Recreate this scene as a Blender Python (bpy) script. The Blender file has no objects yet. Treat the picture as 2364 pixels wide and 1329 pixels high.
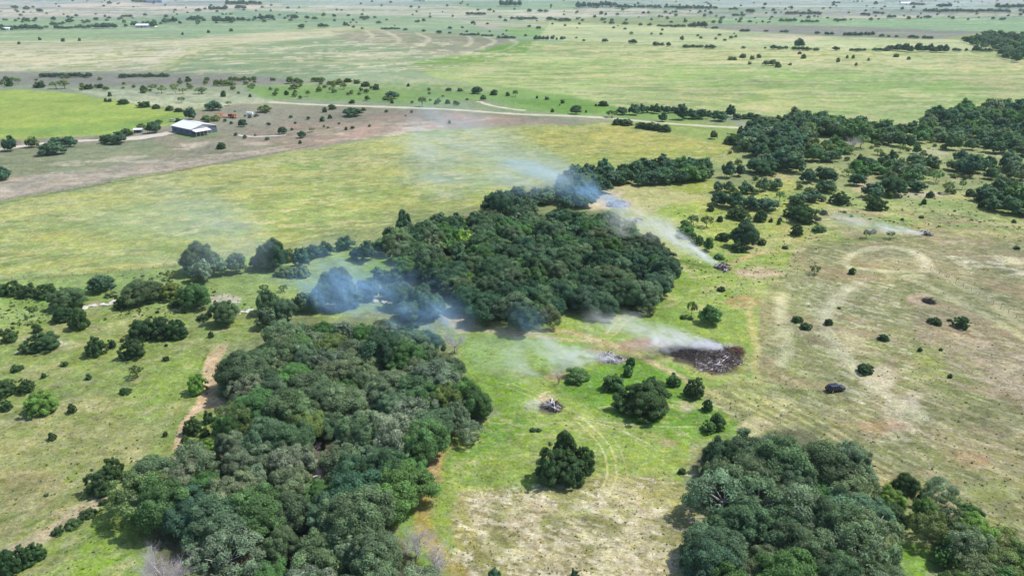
import bpy, math, random
import numpy as np
from mathutils import Vector, Matrix
R = math.radians
sc = bpy.context.scene
C = sc.collection
# ---------------------------------------------------------------- camera, sky, sun, exposure
CH = 92.0; PITCH = R(23.18); FPX = 1657.0; CX, CY = 1182.0, 664.5
cam = bpy.data.cameras.new("camera"); camo = bpy.data.objects.new("camera", cam); C.objects.link(camo)
camo.location = (0, 0, CH); camo.rotation_euler = (math.pi/2 - PITCH, 0, 0)
cam.sensor_width = 36; cam.lens = 36*FPX/2364; cam.clip_start = 0.5; cam.clip_end = 60000
sc.camera = camo
SUN_EL, SUN_AZ = R(56), R(20)          # azimuth measured from +X towards +Y
sdir = Vector((math.cos(SUN_EL)*math.cos(SUN_AZ), math.cos(SUN_EL)*math.sin(SUN_AZ), math.sin(SUN_EL)))
w = bpy.data.worlds.new("World"); sc.world = w; w.use_nodes = True
nt = w.node_tree; sky = nt.nodes.new("ShaderNodeTexSky"); sky.sky_type = 'NISHITA'; sky.sun_disc = False
sky.sun_elevation = SUN_EL; sky.sun_rotation = math.pi/2 - SUN_AZ
sky.air_density = 1.0; sky.dust_density = 1.0
bgn = nt.nodes["Background"]; nt.links.new(sky.outputs[0], bgn.inputs[0]); bgn.inputs[1].default_value = 0.15
sl = bpy.data.lights.new("sun", 'SUN'); sl.energy = 4.0; sl.angle = R(0.5); sl.color = (1, .96, .9)
so = bpy.data.objects.new("sun", sl); C.objects.link(so)
so.rotation_euler = sdir.to_track_quat('Z', 'Y').to_euler(); so.location = (300, 100, 400)
sc.view_settings.view_transform = 'Standard'; sc.view_settings.look = 'None'
sc.view_settings.exposure = 0.35; sc.view_settings.gamma = 1
sc.cycles.max_bounces = 6; sc.cycles.diffuse_bounces = 3; sc.cycles.transparent_max_bounces = 8
sc.cycles.volume_bounces = 2; sc.cycles.volume_step_rate = 1.0; sc.cycles.volume_max_steps = 128
GAIN = 1.84      # display value of a sunlit surface of albedo 1; turns photo tones into albedos
SWELL = 1.0
rng = np.random.default_rng(7); random.seed(7)
# ---------------------------------------------------------------- numpy noise
def _hash(ix, iy, s):
    h = (ix.astype(np.int64)*374761393 + iy.astype(np.int64)*668265263 + s*1274126177) & 0xFFFFFFFF
    h = ((h ^ (h >> 13))*1274126177) & 0xFFFFFFFF
    return ((h ^ (h >> 16)) & 0xFFFF)/65535.0
def vnoise(x, y, s=0):
    ix = np.floor(x); iy = np.floor(y); fx = x-ix; fy = y-iy
    fx = fx*fx*(3-2*fx); fy = fy*fy*(3-2*fy)
    a = _hash(ix, iy, s); b = _hash(ix+1, iy, s); c = _hash(ix, iy+1, s); d = _hash(ix+1, iy+1, s)
    return (a*(1-fx)+b*fx)*(1-fy)+(c*(1-fx)+d*fx)*fy
def fbm(x, y, scale, octv=4, s=0):      # about -1..1, scale in metres
    t = 0; a = 1; n = 0; f = 1/scale
    for k in range(octv):
        t = t+a*(vnoise(x*f+17.3*k, y*f-9.1*k, s+k)*2-1); n += a; a *= .55; f *= 2.03
    return t/n*1.5
def sstep(a, b, x):
    t = np.clip((x-a)/(b-a), 0, 1); return t*t*(3-2*t)
# ---------------------------------------------------------------- terrain and projection
def seg_dist(x, y, P, closed=False):
    d = np.full(np.shape(x), 1e9)
    n = len(P)
    for i in range(n if closed else n-1):
        x0, y0 = P[i]; x1, y1 = P[(i+1) % n]
        dx, dy = x1-x0, y1-y0; L = dx*dx+dy*dy+1e-12
        t = np.clip(((x-x0)*dx+(y-y0)*dy)/L, 0, 1)
        d = np.minimum(d, (x-x0-t*dx)**2+(y-y0-t*dy)**2)
    return np.sqrt(d)
CREEK = None
def hgt(x, y):
    x = np.asarray(x, float); y = np.asarray(y, float)
    r = np.hypot(x, y)
    z = .5*np.sin(x/31+y/57)*np.sin(y/43-x/90)+.35*np.sin(x/17+1.3)*np.sin(y/23)
    f = sstep(500, 3500, r)
    z = z*(1-f) + f*(14*np.sin(y/420+x/2100+.6)+9*np.sin(x/770-y/900)+5*np.sin(y/211+x/640))*SWELL
    if CREEK is not None:
        d = seg_dist(x, y, CREEK)
        z = z-3.0*(1-sstep(1.5, 8, d))
    return z
cP, sP = math.cos(PITCH), math.sin(PITCH)
def ray(px, py):
    a = (px-CX)/FPX; b = (CY-py)/FPX
    return np.array([a, cP+b*sP, -sP+b*cP])
def gp(px, py, z=0.0):
    """point where the sight line through (px,py) of the photograph meets the surface z metres above the ground"""
    d = ray(px, py); hh = 0.0; x = y = 0
    for _ in range(12):
        dz = min(d[2], -0.004)
        t = (CH-z-hh)/-dz; x = d[0]*t; y = d[1]*t
        hh = .5*hh+.5*float(hgt(x, y))
    return np.array([x, y, float(hgt(x, y))])
def proj(X, Y, Z):
    dz = Z-CH; f = Y*cP-dz*sP; u = Y*sP+dz*cP
    f = np.where(f > .5, f, .5)
    return CX+FPX*X/f, CY-FPX*u/f
def slant(p): return math.sqrt(p[0]**2+p[1]**2+(CH-p[2])**2)
def depth(p): return p[1]*cP+(CH-p[2])*sP
CREEK = [tuple(gp(*q)[:2]) for q in [(650, 1480), (700, 1235), (722, 1150), (730, 1070), (800, 990), (900, 880)]]
# ---------------------------------------------------------------- mesh helpers
def mk(name, V, faces, mats, attrs=None, smooth=False, matidx=None, parent=None):
    """one mesh object from vertices and a list of (M,k) face arrays"""
    me = bpy.data.meshes.new(name); V = np.asarray(V, np.float32)
    me.vertices.add(len(V)); me.vertices.foreach_set("co", V.ravel())
    fl = [np.asarray(f, np.int32) for f in faces if len(f)]
    tot = sum(f.size for f in fl); nf = sum(len(f) for f in fl)
    me.loops.add(tot); me.loops.foreach_set("vertex_index", np.concatenate([f.ravel() for f in fl]))
    me.polygons.add(nf)
    st = []; o = 0
    for f in fl:
        st.append(o+np.arange(len(f))*f.shape[1]); o += f.size
    me.polygons.foreach_set("loop_start", np.concatenate(st).astype(np.int32))
    me.polygons.foreach_set("use_smooth", np.full(nf, smooth))
    for m in (mats if isinstance(mats, list) else [mats]): me.materials.append(m)
    if matidx is not None: me.polygons.foreach_set("material_index", np.asarray(matidx, np.int32))
    if attrs:
        for k, a in attrs.items():
            a = np.asarray(a, np.float32)
            if a.ndim == 2:
                at = me.attributes.new(k, 'FLOAT_COLOR', 'POINT')
                if a.shape[1] == 3: a = np.hstack([a, np.ones((len(a), 1), np.float32)])
                at.data.foreach_set("color", a.ravel())
            else:
                at = me.attributes.new(k, 'FLOAT', 'POINT'); at.data.foreach_set("value", a)
    me.update(calc_edges=True); me.validate()
    ob = bpy.data.objects.new(name, me); C.objects.link(ob)
    if parent is not None: ob.parent = parent
    return ob
class MB:
    """collects boxes, tubes and prisms as one mesh"""
    def __init__(s): s.V = []; s.F = {3: [], 4: []}; s.n = 0
    def add(s, V, F):
        for f in F:
            s.F[len(f)].append([i+s.n for i in f])
        s.V.extend([tuple(v) for v in V]); s.n += len(V)
    def box(s, c, d, taper=(1, 1), shift=(0, 0)):
        x, y, z = c; a, b, h = d[0]/2, d[1]/2, d[2]/2; tx, ty = taper
        V = [(x-a, y-b, z-h), (x+a, y-b, z-h), (x+a, y+b, z-h), (x-a, y+b, z-h)]
        V += [(x-a*tx+shift[0], y-b*ty+shift[1], z+h), (x+a*tx+shift[0], y-b*ty+shift[1], z+h), (x+a*tx+shift[0], y+b*ty+shift[1], z+h), (x-a*tx+shift[0], y+b*ty+shift[1], z+h)]
        s.add(V, [(3, 2, 1, 0), (4, 5, 6, 7), (0, 1, 5, 4), (1, 2, 6, 5), (2, 3, 7, 6), (3, 0, 4, 7)])
    def tube(s, p, q, r0, r1, n=6):
        p = Vector(p); q = Vector(q); d = (q-p)
        if d.length < 1e-6: return
        d.normalize(); u = d.orthogonal().normalized(); v = d.cross(u)
        V = []
        for c, r in ((p, r0), (q, r1)):
            for k in range(n):
                a = 2*math.pi*k/n; V.append(c+u*(math.cos(a)*r)+v*(math.sin(a)*r))
        F = [(k, (k+1) % n, n+(k+1) % n, n+k) for k in range(n)]
        V += [p, q]; F += [((k+1) % n, k, 2*n) for k in range(n)]+[(n+k, n+(k+1) % n, 2*n+1) for k in range(n)]
        s.add(V, F)
    def quad(s, *P): s.add(P, [tuple(range(len(P)))])
    def prism(s, prof, y0, y1):
        """profile in x,z extruded along y"""
        n = len(prof); V = [(x, y0, z) for x, z in prof]+[(x, y1, z) for x, z in prof]
        V += [(sum(p[0] for p in prof)/n, y0, sum(p[1] for p in prof)/n), (sum(p[0] for p in prof)/n, y1, sum(p[1] for p in prof)/n)]
        F = [(k, (k+1) % n, n+(k+1) % n, n+k) for k in range(n)]
        F += [((k+1) % n, k, 2*n) for k in range(n)]+[(n+k, n+(k+1) % n, 2*n+1) for k in range(n)]
        s.add(V, F)
    def build(s, name, mat, parent=None, smooth=False):
        return mk(name, s.V, [s.F[3], s.F[4]], mat, parent=parent, smooth=smooth)
def empty(name, loc, rz=0):
    o = bpy.data.objects.new(name, None); C.objects.link(o); o.location = loc; o.rotation_euler = (0, 0, rz)
    o.empty_display_size = .5; return o
def tag(o, label=None, cat=None, group=None, kind=None):
    if label: o["label"] = label
    if cat: o["category"] = cat
    if group: o["group"] = group
    if kind: o["kind"] = kind
    return o
# ---------------------------------------------------------------- materials
def mat(name, col=(.5, .5, .5), rough=.8, metal=0, noise=None, bump=None, spec=.3):
    m = bpy.data.materials.new(name); m.use_nodes = True; n = m.node_tree; b = n.nodes["Principled BSDF"]
    b.inputs["Roughness"].default_value = rough; b.inputs["Metallic"].default_value = metal
    b.inputs["Specular IOR Level"].default_value = spec
    tc = n.nodes.new("ShaderNodeTexCoord")
    nz = n.nodes.new("ShaderNodeTexNoise"); nz.inputs["Scale"].default_value = noise[0] if noise else 2
    nz.inputs["Detail"].default_value = 5; n.links.new(tc.outputs["Object"], nz.inputs["Vector"])
    mr = n.nodes.new("ShaderNodeMapRange"); am = noise[1] if noise else .08
    mr.inputs[1].default_value = .3; mr.inputs[2].default_value = .7
    mr.inputs[3].default_value = 1-am; mr.inputs[4].default_value = 1+am
    n.links.new(nz.outputs["Fac"], mr.inputs[0])
    vm = n.nodes.new("ShaderNodeVectorMath"); vm.operation = 'SCALE'; vm.inputs[0].default_value = col
    n.links.new(mr.outputs[0], vm.inputs["Scale"]); n.links.new(vm.outputs[0], b.inputs["Base Color"])
    if bump:
        bp = n.nodes.new("ShaderNodeBump"); bp.inputs["Strength"].default_value = bump[1]; bp.inputs["Distance"].default_value = bump[2]
        n2 = n.nodes.new("ShaderNodeTexNoise"); n2.inputs["Scale"].default_value = bump[0]; n.links.new(tc.outputs["Object"], n2.inputs["Vector"])
        n.links.new(n2.outputs["Fac"], bp.inputs["Height"]); n.links.new(bp.outputs[0], b.inputs["Normal"])
    return m
def foliage_mat(name, attr):
    m = bpy.data.materials.new(name); m.use_nodes = True; n = m.node_tree; b = n.nodes["Principled BSDF"]
    out = n.nodes["Material Output"]
    b.inputs["Roughness"].default_value = .75; b.inputs["Specular IOR Level"].default_value = .15
    if attr:
        src = n.nodes.new("ShaderNodeAttribute"); src.attribute_name = "leafcol"; col = src.outputs["Color"]
    else:
        src = n.nodes.new("ShaderNodeObjectInfo"); col = src.outputs["Color"]
    t = n.nodes.new("ShaderNodeAttribute"); t.attribute_name = "tone"
    vm = n.nodes.new("ShaderNodeVectorMath"); vm.operation = 'SCALE'
    n.links.new(col, vm.inputs[0]); n.links.new(t.outputs["Fac"], vm.inputs["Scale"])
    n.links.new(vm.outputs[0], b.inputs["Base Color"])
    tr = n.nodes.new("ShaderNodeBsdfTranslucent")
    v2 = n.nodes.new("ShaderNodeVectorMath"); v2.operation = 'MULTIPLY'; v2.inputs[1].default_value = (1.2, 1.35, .6)
    n.links.new(vm.outputs[0], v2.inputs[0]); n.links.new(v2.outputs[0], tr.inputs[0])
    mx = n.nodes.new("ShaderNodeMixShader"); mx.inputs[0].default_value = .30
    n.links.new(b.outputs[0], mx.inputs[1]); n.links.new(tr.outputs[0], mx.inputs[2]); n.links.new(mx.outputs[0], out.inputs[0])
    return m
M_leaf = foliage_mat("leaves", False); M_leafs = foliage_mat("distant_leaves", True)
M_bark = mat("bark", (.10, .08, .06), .95, noise=(6, .4), bump=(20, .6, .05))
M_dead = mat("weathered_grey_wood", (.50, .46, .47), .9, noise=(5, .3))
M_char = mat("charred_wood", (.055, .045, .045), .9, noise=(3, .7))
M_brush = mat("brown_brush", (.085, .068, .062), .9, noise=(1.2, .5))
M_rock = mat("limestone", (.52, .49, .43), .9, noise=(1.5, .3), bump=(3, .8, .2))
# ---------------------------------------------------------------- ground sheet
def lin(c):
    r_, g_, b_ = c; ex = max(0, g_-r_-22); g_ -= ex*.32; r_ += ex*.2; b_ += max(0, 90-b_)*.4
    c = np.array((r_, g_, b_), float)/255; return np.where(c <= .04045, c/12.92, ((c+.055)/1.055)**2.4)/GAIN
print("ground...")
ang = np.concatenate([np.linspace(-180, -42, 40), np.linspace(-41.9, 41.9, 1150), np.linspace(42, 180, 40)[:-1]])
dep = np.concatenate([np.linspace(89.9, 62, 12), np.linspace(60, 50, 30), np.linspace(49.9, 4, 760), np.linspace(3.96, .44, 190)])
rr = CH/np.tan(np.radians(dep))
A, RR = np.meshgrid(np.radians(ang), rr)
GX = (RR*np.sin(A)).ravel(); GY = (RR*np.cos(A)).ravel()
GZ = hgt(GX, GY); nr, na = len(rr), len(ang)
front = GY > 10
PX, PY = proj(GX, GY, GZ)
PX = np.where(front, PX, -9999); PY = np.where(front, PY, 2500)
col = np.tile(lin((158, 168, 112)), (len(GX), 1))
# noises shared by all the paint
n_big = fbm(GX, GY, 60, 4, 1); n_mid = fbm(GX, GY, 14, 4, 2); n_sm = fbm(GX, GY, 3.5, 3, 3)
n_far = fbm(GX/2.5, GY, 160, 4, 4); wx = fbm(GX, GY, 22, 4, 5); wy = fbm(GX, GY, 22, 4, 6)
n_xs = fbm(GX, GY, 1.5, 3, 8)
near = np.clip(300/np.maximum(RR.ravel(), 1), .05, 1)
def inpoly(x, y, P):
    c = np.zeros(np.shape(x), bool); n = len(P)
    for i in range(n):
        x0, y0 = P[i]; x1, y1 = P[(i+1) % n]
        if y0 == y1: continue
        k = (y0 > y) != (y1 > y)
        c ^= k & (x < (x1-x0)*(y-y0)/(y1-y0)+x0)
    return c
def region(P, c, soft=5, a=1.0, warp=6, mot=0.0, cut=None):
    """tint the ground inside an outline given on the photograph (soft, ragged edge)"""
    global col
    xs = [p[0] for p in P]; ys = [p[1] for p in P]; m = soft+warp*2+2
    k = np.where((PX > min(xs)-m) & (PX < max(xs)+m) & (PY > min(ys)-m) & (PY < max(ys)+m))[0]
    if not len(k): return
    x = PX[k]+wx[k]*warp*1.6*(.3+.7*near[k]); y = PY[k]+wy[k]*warp*np.maximum(near[k], .12)
    d = seg_dist(x, y, P, True); s = np.where(inpoly(x, y, P), d, -d)
    f = sstep(-soft, soft, s)*a
    if mot: f = f*np.clip(.5+.5*(1-mot)+mot*(n_mid[k]*.9+n_sm[k]*.6+n_big[k]*.3), 0, 1)
    if cut is not None: f = f*sstep(cut-.25, cut+.25, n_mid[k]*.8+n_sm[k]*.6)
    col[k] = col[k]*(1-f[:, None])+lin(c)*f[:, None]
def blob(cx, cy, rx, ry, c, a=1.0, mot=.5, cut=None, soft=None):
    P = [(cx+rx*math.cos(t), cy+ry*math.sin(t)) for t in np.linspace(0, 2*math.pi, 15)[:-1]]
    region(P, c, soft=soft or max(1.5, ry*.35), a=a, warp=min(rx, ry)*.45, mot=mot, cut=cut)
def stroke(P, wm, c, a=1.0, soft=.6, mot=.3, par=0):
    """a worn line on the ground, wm metres wide; par = spacing of twin wheel tracks"""
    global col
    Q = [tuple(gp(*p)[:2]) for p in P]
    # smooth the polyline
    for _ in range(2):
        S = [Q[0]]
        for i in range(len(Q)-1):
            (a0, b0), (a1, b1) = Q[i], Q[i+1]
            S += [(a0*.75+a1*.25, b0*.75+b1*.25), (a0*.25+a1*.75, b0*.25+b1*.75)]
        Q = S+[Q[-1]]
    xs = [p[0] for p in Q]; ys = [p[1] for p in Q]; m = wm+par+3
    k = np.where((GX > min(xs)-m) & (GX < max(xs)+m) & (GY > min(ys)-m) & (GY < max(ys)+m) & front)[0]
    if not len(k): return
    d = seg_dist(GX[k]+n_mid[k]*.25*wm, GY[k], Q)
    if par: d = np.abs(d-par/2)
    f = (1-sstep(wm/2-soft*wm/2, wm/2+soft*wm/2, d))*a
    f = f*np.clip(1-mot+mot*(1+n_sm[k]+n_mid[k]*.6), 0, 1)
    col[k] = col[k]*(1-f[:, None])+lin(c)*f[:, None]
def streaks(P, c, a, sx, sy, thr, seed, rot=0):
    """thin wisps following the lie of a field"""
    global col
    xs = [p[0] for p in P]; ys = [p[1] for p in P]
    k = np.where((PX > min(xs)) & (PX < max(xs)) & (PY > min(ys)) & (PY < max(ys)))[0]
    k = k[inpoly(PX[k], PY[k], P)]
    if not len(k): return
    ca, sa = math.cos(rot), math.sin(rot)
    u = GX[k]*ca+GY[k]*sa; v = -GX[k]*sa+GY[k]*ca
    n = fbm(u/sx+wx[k]*.25, v/sy+wy[k]*.25, 1, 4, seed)
    f = sstep(thr, thr+.35, n)*a
    col[k] = col[k]*(1-f[:, None])+lin(c)*f[:, None]
# ---- far bands
region([(-900, -80), (3300, -80), (3300, 40), (-900, 40)], (172, 186, 176), 4)
region([(-900, 8), (450, 8), (640, 22), (420, 42), (300, 52), (-900, 50)], (196, 190, 178), 3)
streaks([(-900, 0), (650, 0), (650, 52), (-900, 52)], (140, 158, 150), .85, 300, 60, .0, 31)
streaks([(-900, 0), (650, 0), (650, 52), (-900, 52)], (222, 208, 186), .85, 300, 50, .1, 131)
region([(-900, 48), (450, 40), (760, 26), (1200, 45), (1250, 60), (800, 66), (400, 92), (-900, 110)], (146, 178, 136), 3)
region([(330, 36), (560, 24), (760, 30), (620, 48), (400, 46)], (130, 168, 138), 3)
region([(560, 20), (800, 12), (1200, 14), (1500, 30), (1240, 50), (1000, 40), (800, 34)], (205, 202, 180), 3)
region([(780, 38), (1180, 48), (1300, 60), (1300, 100), (1120, 88), (760, 72)], (146, 176, 138), 2)
region([(1040, 44), (1250, 58), (1270, 72), (1130, 68)], (176, 174, 158), 2)
region([(1150, 62), (1280, 64), (1270, 88), (1190, 88)], (138, 186, 112), 2)
region([(1050, 4), (1340, 4), (1330, 24), (1150, 24), (1040, 14)], (150, 178, 142), 2)
region([(1240, 26), (1500, 20), (1680, 28), (1560, 40), (1400, 36)], (204, 196, 182), 2)
region([(1270, 52), (1600, 62), (2200, 92), (2290, 104), (2280, 120), (1980, 118), (1600, 110), (1240, 92)], (192, 202, 150), 2)
region([(1780, 80), (1900, 84), (1880, 98), (1700, 92)], (208, 202, 166), 3)
region([(1640, 44), (1850, 34), (2200, 38), (3300, 44), (3300, 74), (2150, 74), (1880, 60), (1650, 56)], (142, 188, 134), 2)
region([(1600, 56), (1900, 60), (2160, 70), (2280, 74), (2150, 92), (1900, 84), (1620, 66)], (148, 146, 138), 2)
region([(1600, 24), (3300, 20), (3300, 42), (1900, 40), (1640, 40)], (164, 168, 160), 3)
streaks([(1300, 0), (3300, 0), (3300, 44), (1300, 44)], (120, 154, 124), .8, 260, 50, .05, 37)
streaks([(1300, 0), (3300, 0), (3300, 44), (1300, 44)], (206, 196, 176), .7, 200, 40, .2, 137)
streaks([(600, 0), (1700, 0), (1700, 60), (600, 60)], (140, 168, 126), .7, 260, 50, .1, 38)
# ---- left far slope
region([(-900, 100), (400, 92), (760, 64), (860, 62), (900, 75), (500, 110), (420, 130), (380, 166), (-900, 190)], (186, 190, 148), 3)
region([(-200, 112), (300, 100), (700, 74), (820, 64), (760, 86), (420, 110), (250, 150), (-200, 172)], (208, 202, 164), 5, .8, mot=.3)
region([(250, 165), (400, 105), (430, 112), (330, 165)], (212, 206, 182), 4, .9)
region([(360, 178), (470, 118), (760, 86), (1000, 86), (1200, 92), (1215, 120), (1000, 150), (860, 175), (560, 190), (400, 186)], (148, 170, 128), 5)
streaks([(360, 178), (470, 118), (1000, 95), (1215, 120), (1000, 150), (860, 175), (560, 190)], (204, 202, 164), .85, 60, 14, .22, 41, .35)
streaks([(360, 178), (470, 118), (1000, 95), (1215, 120), (1000, 150), (860, 175), (560, 190)], (122, 148, 108), .6, 50, 12, .15, 141, .3)
streaks([(-500, 100), (400, 92), (420, 130), (380, 170), (-500, 185)], (150, 166, 116), .75, 60, 14, .1, 42, .35)
streaks([(-500, 100), (400, 92), (700, 74), (420, 130), (380, 170), (-500, 185)], (220, 212, 176), .8, 70, 13, .12, 142, .35)
region([(760, 72), (900, 70), (1130, 86), (1190, 95), (1180, 112), (1060, 128), (900, 108), (790, 92)], (160, 156, 132), 4, .9)
for P in ([(846, 70), (866, 88), (830, 90)], [(890, 74), (930, 94), (905, 106)], [(960, 78), (1000, 92), (960, 112), (860, 112)], [(1080, 84), (1092, 96), (1075, 108)], [(1115, 84), (1150, 96), (1110, 112)], [(1180, 92), (1192, 100), (1160, 118), (1060, 128)], [(780, 128), (980, 120), (1030, 116)], [(770, 98), (880, 102), (960, 100)]):
    stroke(P, 9, (206, 200, 168), .75, .7)
region([(940, 146), (1080, 125), (1190, 98), (1235, 96), (1225, 120), (1120, 142), (960, 152)], (108, 186, 52), 3)
region([(600, 200), (850, 160), (980, 150), (1100, 150), (1100, 200), (900, 215)], (166, 186, 146), 6, .8)
# ---- big right field
region([(1230, 96), (1500, 108), (2000, 120), (2300, 120), (3300, 200), (3300, 300), (2150, 262), (2080, 300), (1700, 266), (1420, 248), (1220, 214), (1000, 180), (960, 158), (1130, 142), (1215, 122)], (178, 196, 126), 3)
region([(1250, 108), (1700, 112), (2280, 124), (2250, 160), (1900, 158), (1500, 140), (1300, 126)], (208, 204, 152), 7, .75, mot=.5)
region([(1500, 150), (1900, 165), (2300, 170), (2300, 240), (1900, 215), (1500, 190)], (148, 194, 102), 12, .7, mot=.5)
region([(1550, 205), (1900, 210), (1950, 250), (1700, 262), (1560, 240)], (198, 196, 128), 8, .7, mot=.5)
streaks([(960, 150), (1240, 100), (3300, 130), (3300, 290), (2100, 290), (1400, 245), (1200, 210)], (208, 202, 150), .8, 26, 9, .08, 51, -.1)
streaks([(960, 150), (1240, 100), (3300, 130), (3300, 290), (2100, 290), (1400, 245), (1200, 210)], (134, 174, 92), .7, 24, 8, .12, 52, -.1)
region([(2150, 130), (3300, 150), (3300, 240), (2300, 225), (2200, 180)], (196, 190, 138), 10, .6, mot=.4)
FAR = [(-900, 20), (3300, 20), (3300, 230), (2100, 240), (1500, 205), (900, 170), (-900, 165)]
streaks(FAR, (214, 208, 164), .42, 75, 11, .18, 201, .12)
streaks(FAR, (130, 166, 92), .6, 60, 9, .2, 202, .05)
streaks([(-300, 100), (900, 70), (1200, 130), (900, 180), (-300, 185)], (224, 216, 184), .8, 45, 8, .25, 203, .5)
for P in ([(846, 70), (866, 88), (830, 92)], [(890, 72), (930, 92), (905, 106)], [(960, 76), (1000, 90), (960, 110), (860, 113)], [(1080, 84), (1092, 96), (1075, 108)], [(1115, 84), (1150, 96), (1110, 112)], [(1185, 92), (1196, 100), (1165, 118), (1060, 130)], [(780, 130), (980, 121), (1030, 117)]):
    stroke(P, 7, (216, 208, 174), .55, .8)
# ---- green strip north of the gravel road
region([(-900, 166), (250, 168), (560, 178), (900, 188), (1200, 212), (1440, 250), (1700, 268), (1740, 300), (1500, 285), (1100, 262), (560, 236), (-900, 205)], (160, 170, 138), 4)
region([(-300, 168), (300, 166), (620, 176), (700, 192), (400, 200), (-300, 196)], (152, 150, 138), 4, .85)
region([(560, 200), (850, 190), (1180, 200), (1440, 248), (1680, 272), (1600, 284), (1300, 262), (900, 238), (600, 226)], (134, 182, 96), 4, .95)
region([(1180, 232), (1320, 228), (1420, 246), (1450, 262), (1300, 262)], (116, 176, 66), 4, .9)
region([(1000, 228), (1130, 232), (1200, 250), (1080, 250)], (160, 168, 134), 3, .8)
region([(640, 196), (940, 178), (1160, 206), (1100, 214), (800, 204)], (188, 192, 148), 4, .6, mot=.6)
# ---- scrub and yellow-green field on the left
region([(160, 205), (480, 212), (640, 232), (560, 248), (420, 252), (250, 232)], (198, 202, 164), 3, .8, mot=.6)
region([(300, 236), (480, 238), (620, 236), (560, 246), (420, 252)], (218, 214, 178), 2, .7, mot=.6)
region([(-900, 207), (60, 208), (180, 216), (300, 240), (425, 262), (405, 288), (250, 312), (0, 326), (-900, 360)], (178, 196, 98), 2)
streaks([(-900, 210), (180, 216), (425, 262), (250, 312), (-900, 350)], (148, 190, 84), .7, 50, 16, .2, 61)
region([(-900, 300), (200, 312), (400, 284), (430, 262), (400, 268), (250, 290), (-900, 320)], (140, 186, 90), 4, .8)
# ---- grey brown pasture round the barn
region([(-900, 380), (0, 322), (250, 312), (420, 285), (440, 258), (560, 240), (830, 246), (1100, 262), (1420, 278), (1300, 288), (1000, 300), (720, 344), (400, 395), (0, 466), (-900, 620)], (162, 158, 134), 3)
region([(-900, 340), (0, 345), (330, 320), (400, 345), (300, 385), (0, 410), (-900, 470)], (146, 156, 120), 8, .9)
region([(0, 420), (200, 390), (420, 372), (640, 342), (700, 344), (400, 392), (0, 462)], (194, 180, 160), 5, .8, mot=.3)
region([(560, 290), (760, 270), (980, 255), (1180, 268), (1300, 285), (1000, 300), (700, 340), (560, 330)], (176, 156, 138), 6, .8, mot=.4)
region([(700, 320), (860, 285), (1050, 262), (1160, 275), (960, 298), (760, 332)], (196, 168, 148), 4, .7, mot=.5)
streaks([(-100, 400), (700, 300), (1200, 262), (1000, 300), (700, 344), (-100, 470)], (212, 200, 178), .7, 22, 9, .2, 62, .15)
streaks([(-100, 330), (500, 300), (1100, 262), (900, 300), (600, 344), (-100, 440)], (128, 136, 104), .6, 24, 9, .2, 63, .15)
region([(400, 300), (505, 300), (505, 312), (440, 322), (395, 312)], (132, 172, 96), 3, .9)
region([(420, 330), (480, 326), (475, 336), (425, 342)], (212, 200, 176), 3, .8, mot=.5)
region([(500, 250), (620, 248), (640, 300), (520, 300)], (160, 162, 140), 6, .5)
# ---- the long yellowish field
FIELD = [(-900, 620), (0, 468), (400, 396), (720, 345), (1000, 301), (1300, 289), (1430, 280), (1660, 318), (1740, 350), (1745, 385), (1640, 384), (1500, 372), (1340, 405), (1200, 432), (1120, 468), (960, 505), (700, 560), (600, 560), (430, 612), (0, 648), (-900, 720)]
region(FIELD, (170, 184, 116), 3)
region([(0, 480), (400, 405), (900, 325), (1200, 300), (1000, 380), (400, 440), (0, 520)], (196, 196, 138), 12, .6, mot=.3)
region([(1200, 300), (1440, 290), (1680, 330), (1700, 360), (1400, 370), (1280, 350)], (192, 188, 98), 10, .85, mot=.2)
region([(1300, 360), (1600, 340), (1700, 370), (1500, 368), (1340, 395)], (160, 180, 78), 8, .7, mot=.3)
region([(200, 520), (700, 440), (1150, 410), (1100, 460), (700, 545), (400, 590), (0, 630), (0, 580)], (156, 180, 96), 14, .6, mot=.4)
region([(640, 380), (760, 370), (740, 392), (640, 398)], (138, 182, 90), 5, .7)
streaks(FIELD, (206, 200, 142), .7, 7, 2.6, .1, 71, .18)
streaks(FIELD, (150, 150, 92), .5, 5, 2, .15, 171, .18)
streaks(FIELD, (134, 156, 82), .65, 8, 3, .15, 72, .18)
streaks(FIELD, (196, 196, 110), .5, 30, 9, .1, 73, .18)
stroke([(-200, 505), (0, 470), (200, 432), (400, 396), (620, 356), (720, 338)], 1.6, (112, 116, 88), .8)
stroke([(0, 402), (250, 400), (480, 372), (700, 333)], 1.2, (128, 128, 104), .6)
stroke([(0, 648), (250, 632), (430, 612), (560, 585)], 2.2, (128, 146, 84), .8)
stroke([(600, 572), (860, 528), (1100, 480)], 2.2, (132, 150, 88), .6)
# ---- pasture left of the woods
region([(-900, 700), (0, 650), (430, 616), (640, 580), (900, 560), (930, 600), (840, 640), (720, 700), (600, 720), (400, 715), (0, 760), (-900, 900)], (156, 180, 106), 5)
LP = [(-900, 900), (0, 752), (300, 706), (600, 716), (640, 770), (520, 800), (500, 930), (520, 1040), (330, 1060), (280, 1200), (330, 1329), (300, 1600), (-900, 1600)]
region(LP, (160, 176, 98), 5)
region([(-900, 1000), (0, 960), (200, 900), (420, 950), (330, 1060), (200, 1120), (0, 1260), (-900, 1400)], (172, 170, 116), 14, .75, mot=.3)
region([(0, 1090), (90, 1080), (200, 1130), (60, 1220), (0, 1230)], (170, 160, 112), 14, .75, mot=.3)
region([(220, 1190), (330, 1215), (340, 1340), (150, 1400), (180, 1270)], (140, 182, 66), 14, .85, mot=.2)
region([(360, 980), (430, 920), (480, 850), (500, 800), (420, 800), (300, 900), (250, 960)], (146, 180, 76), 14, .6, mot=.3)
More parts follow.
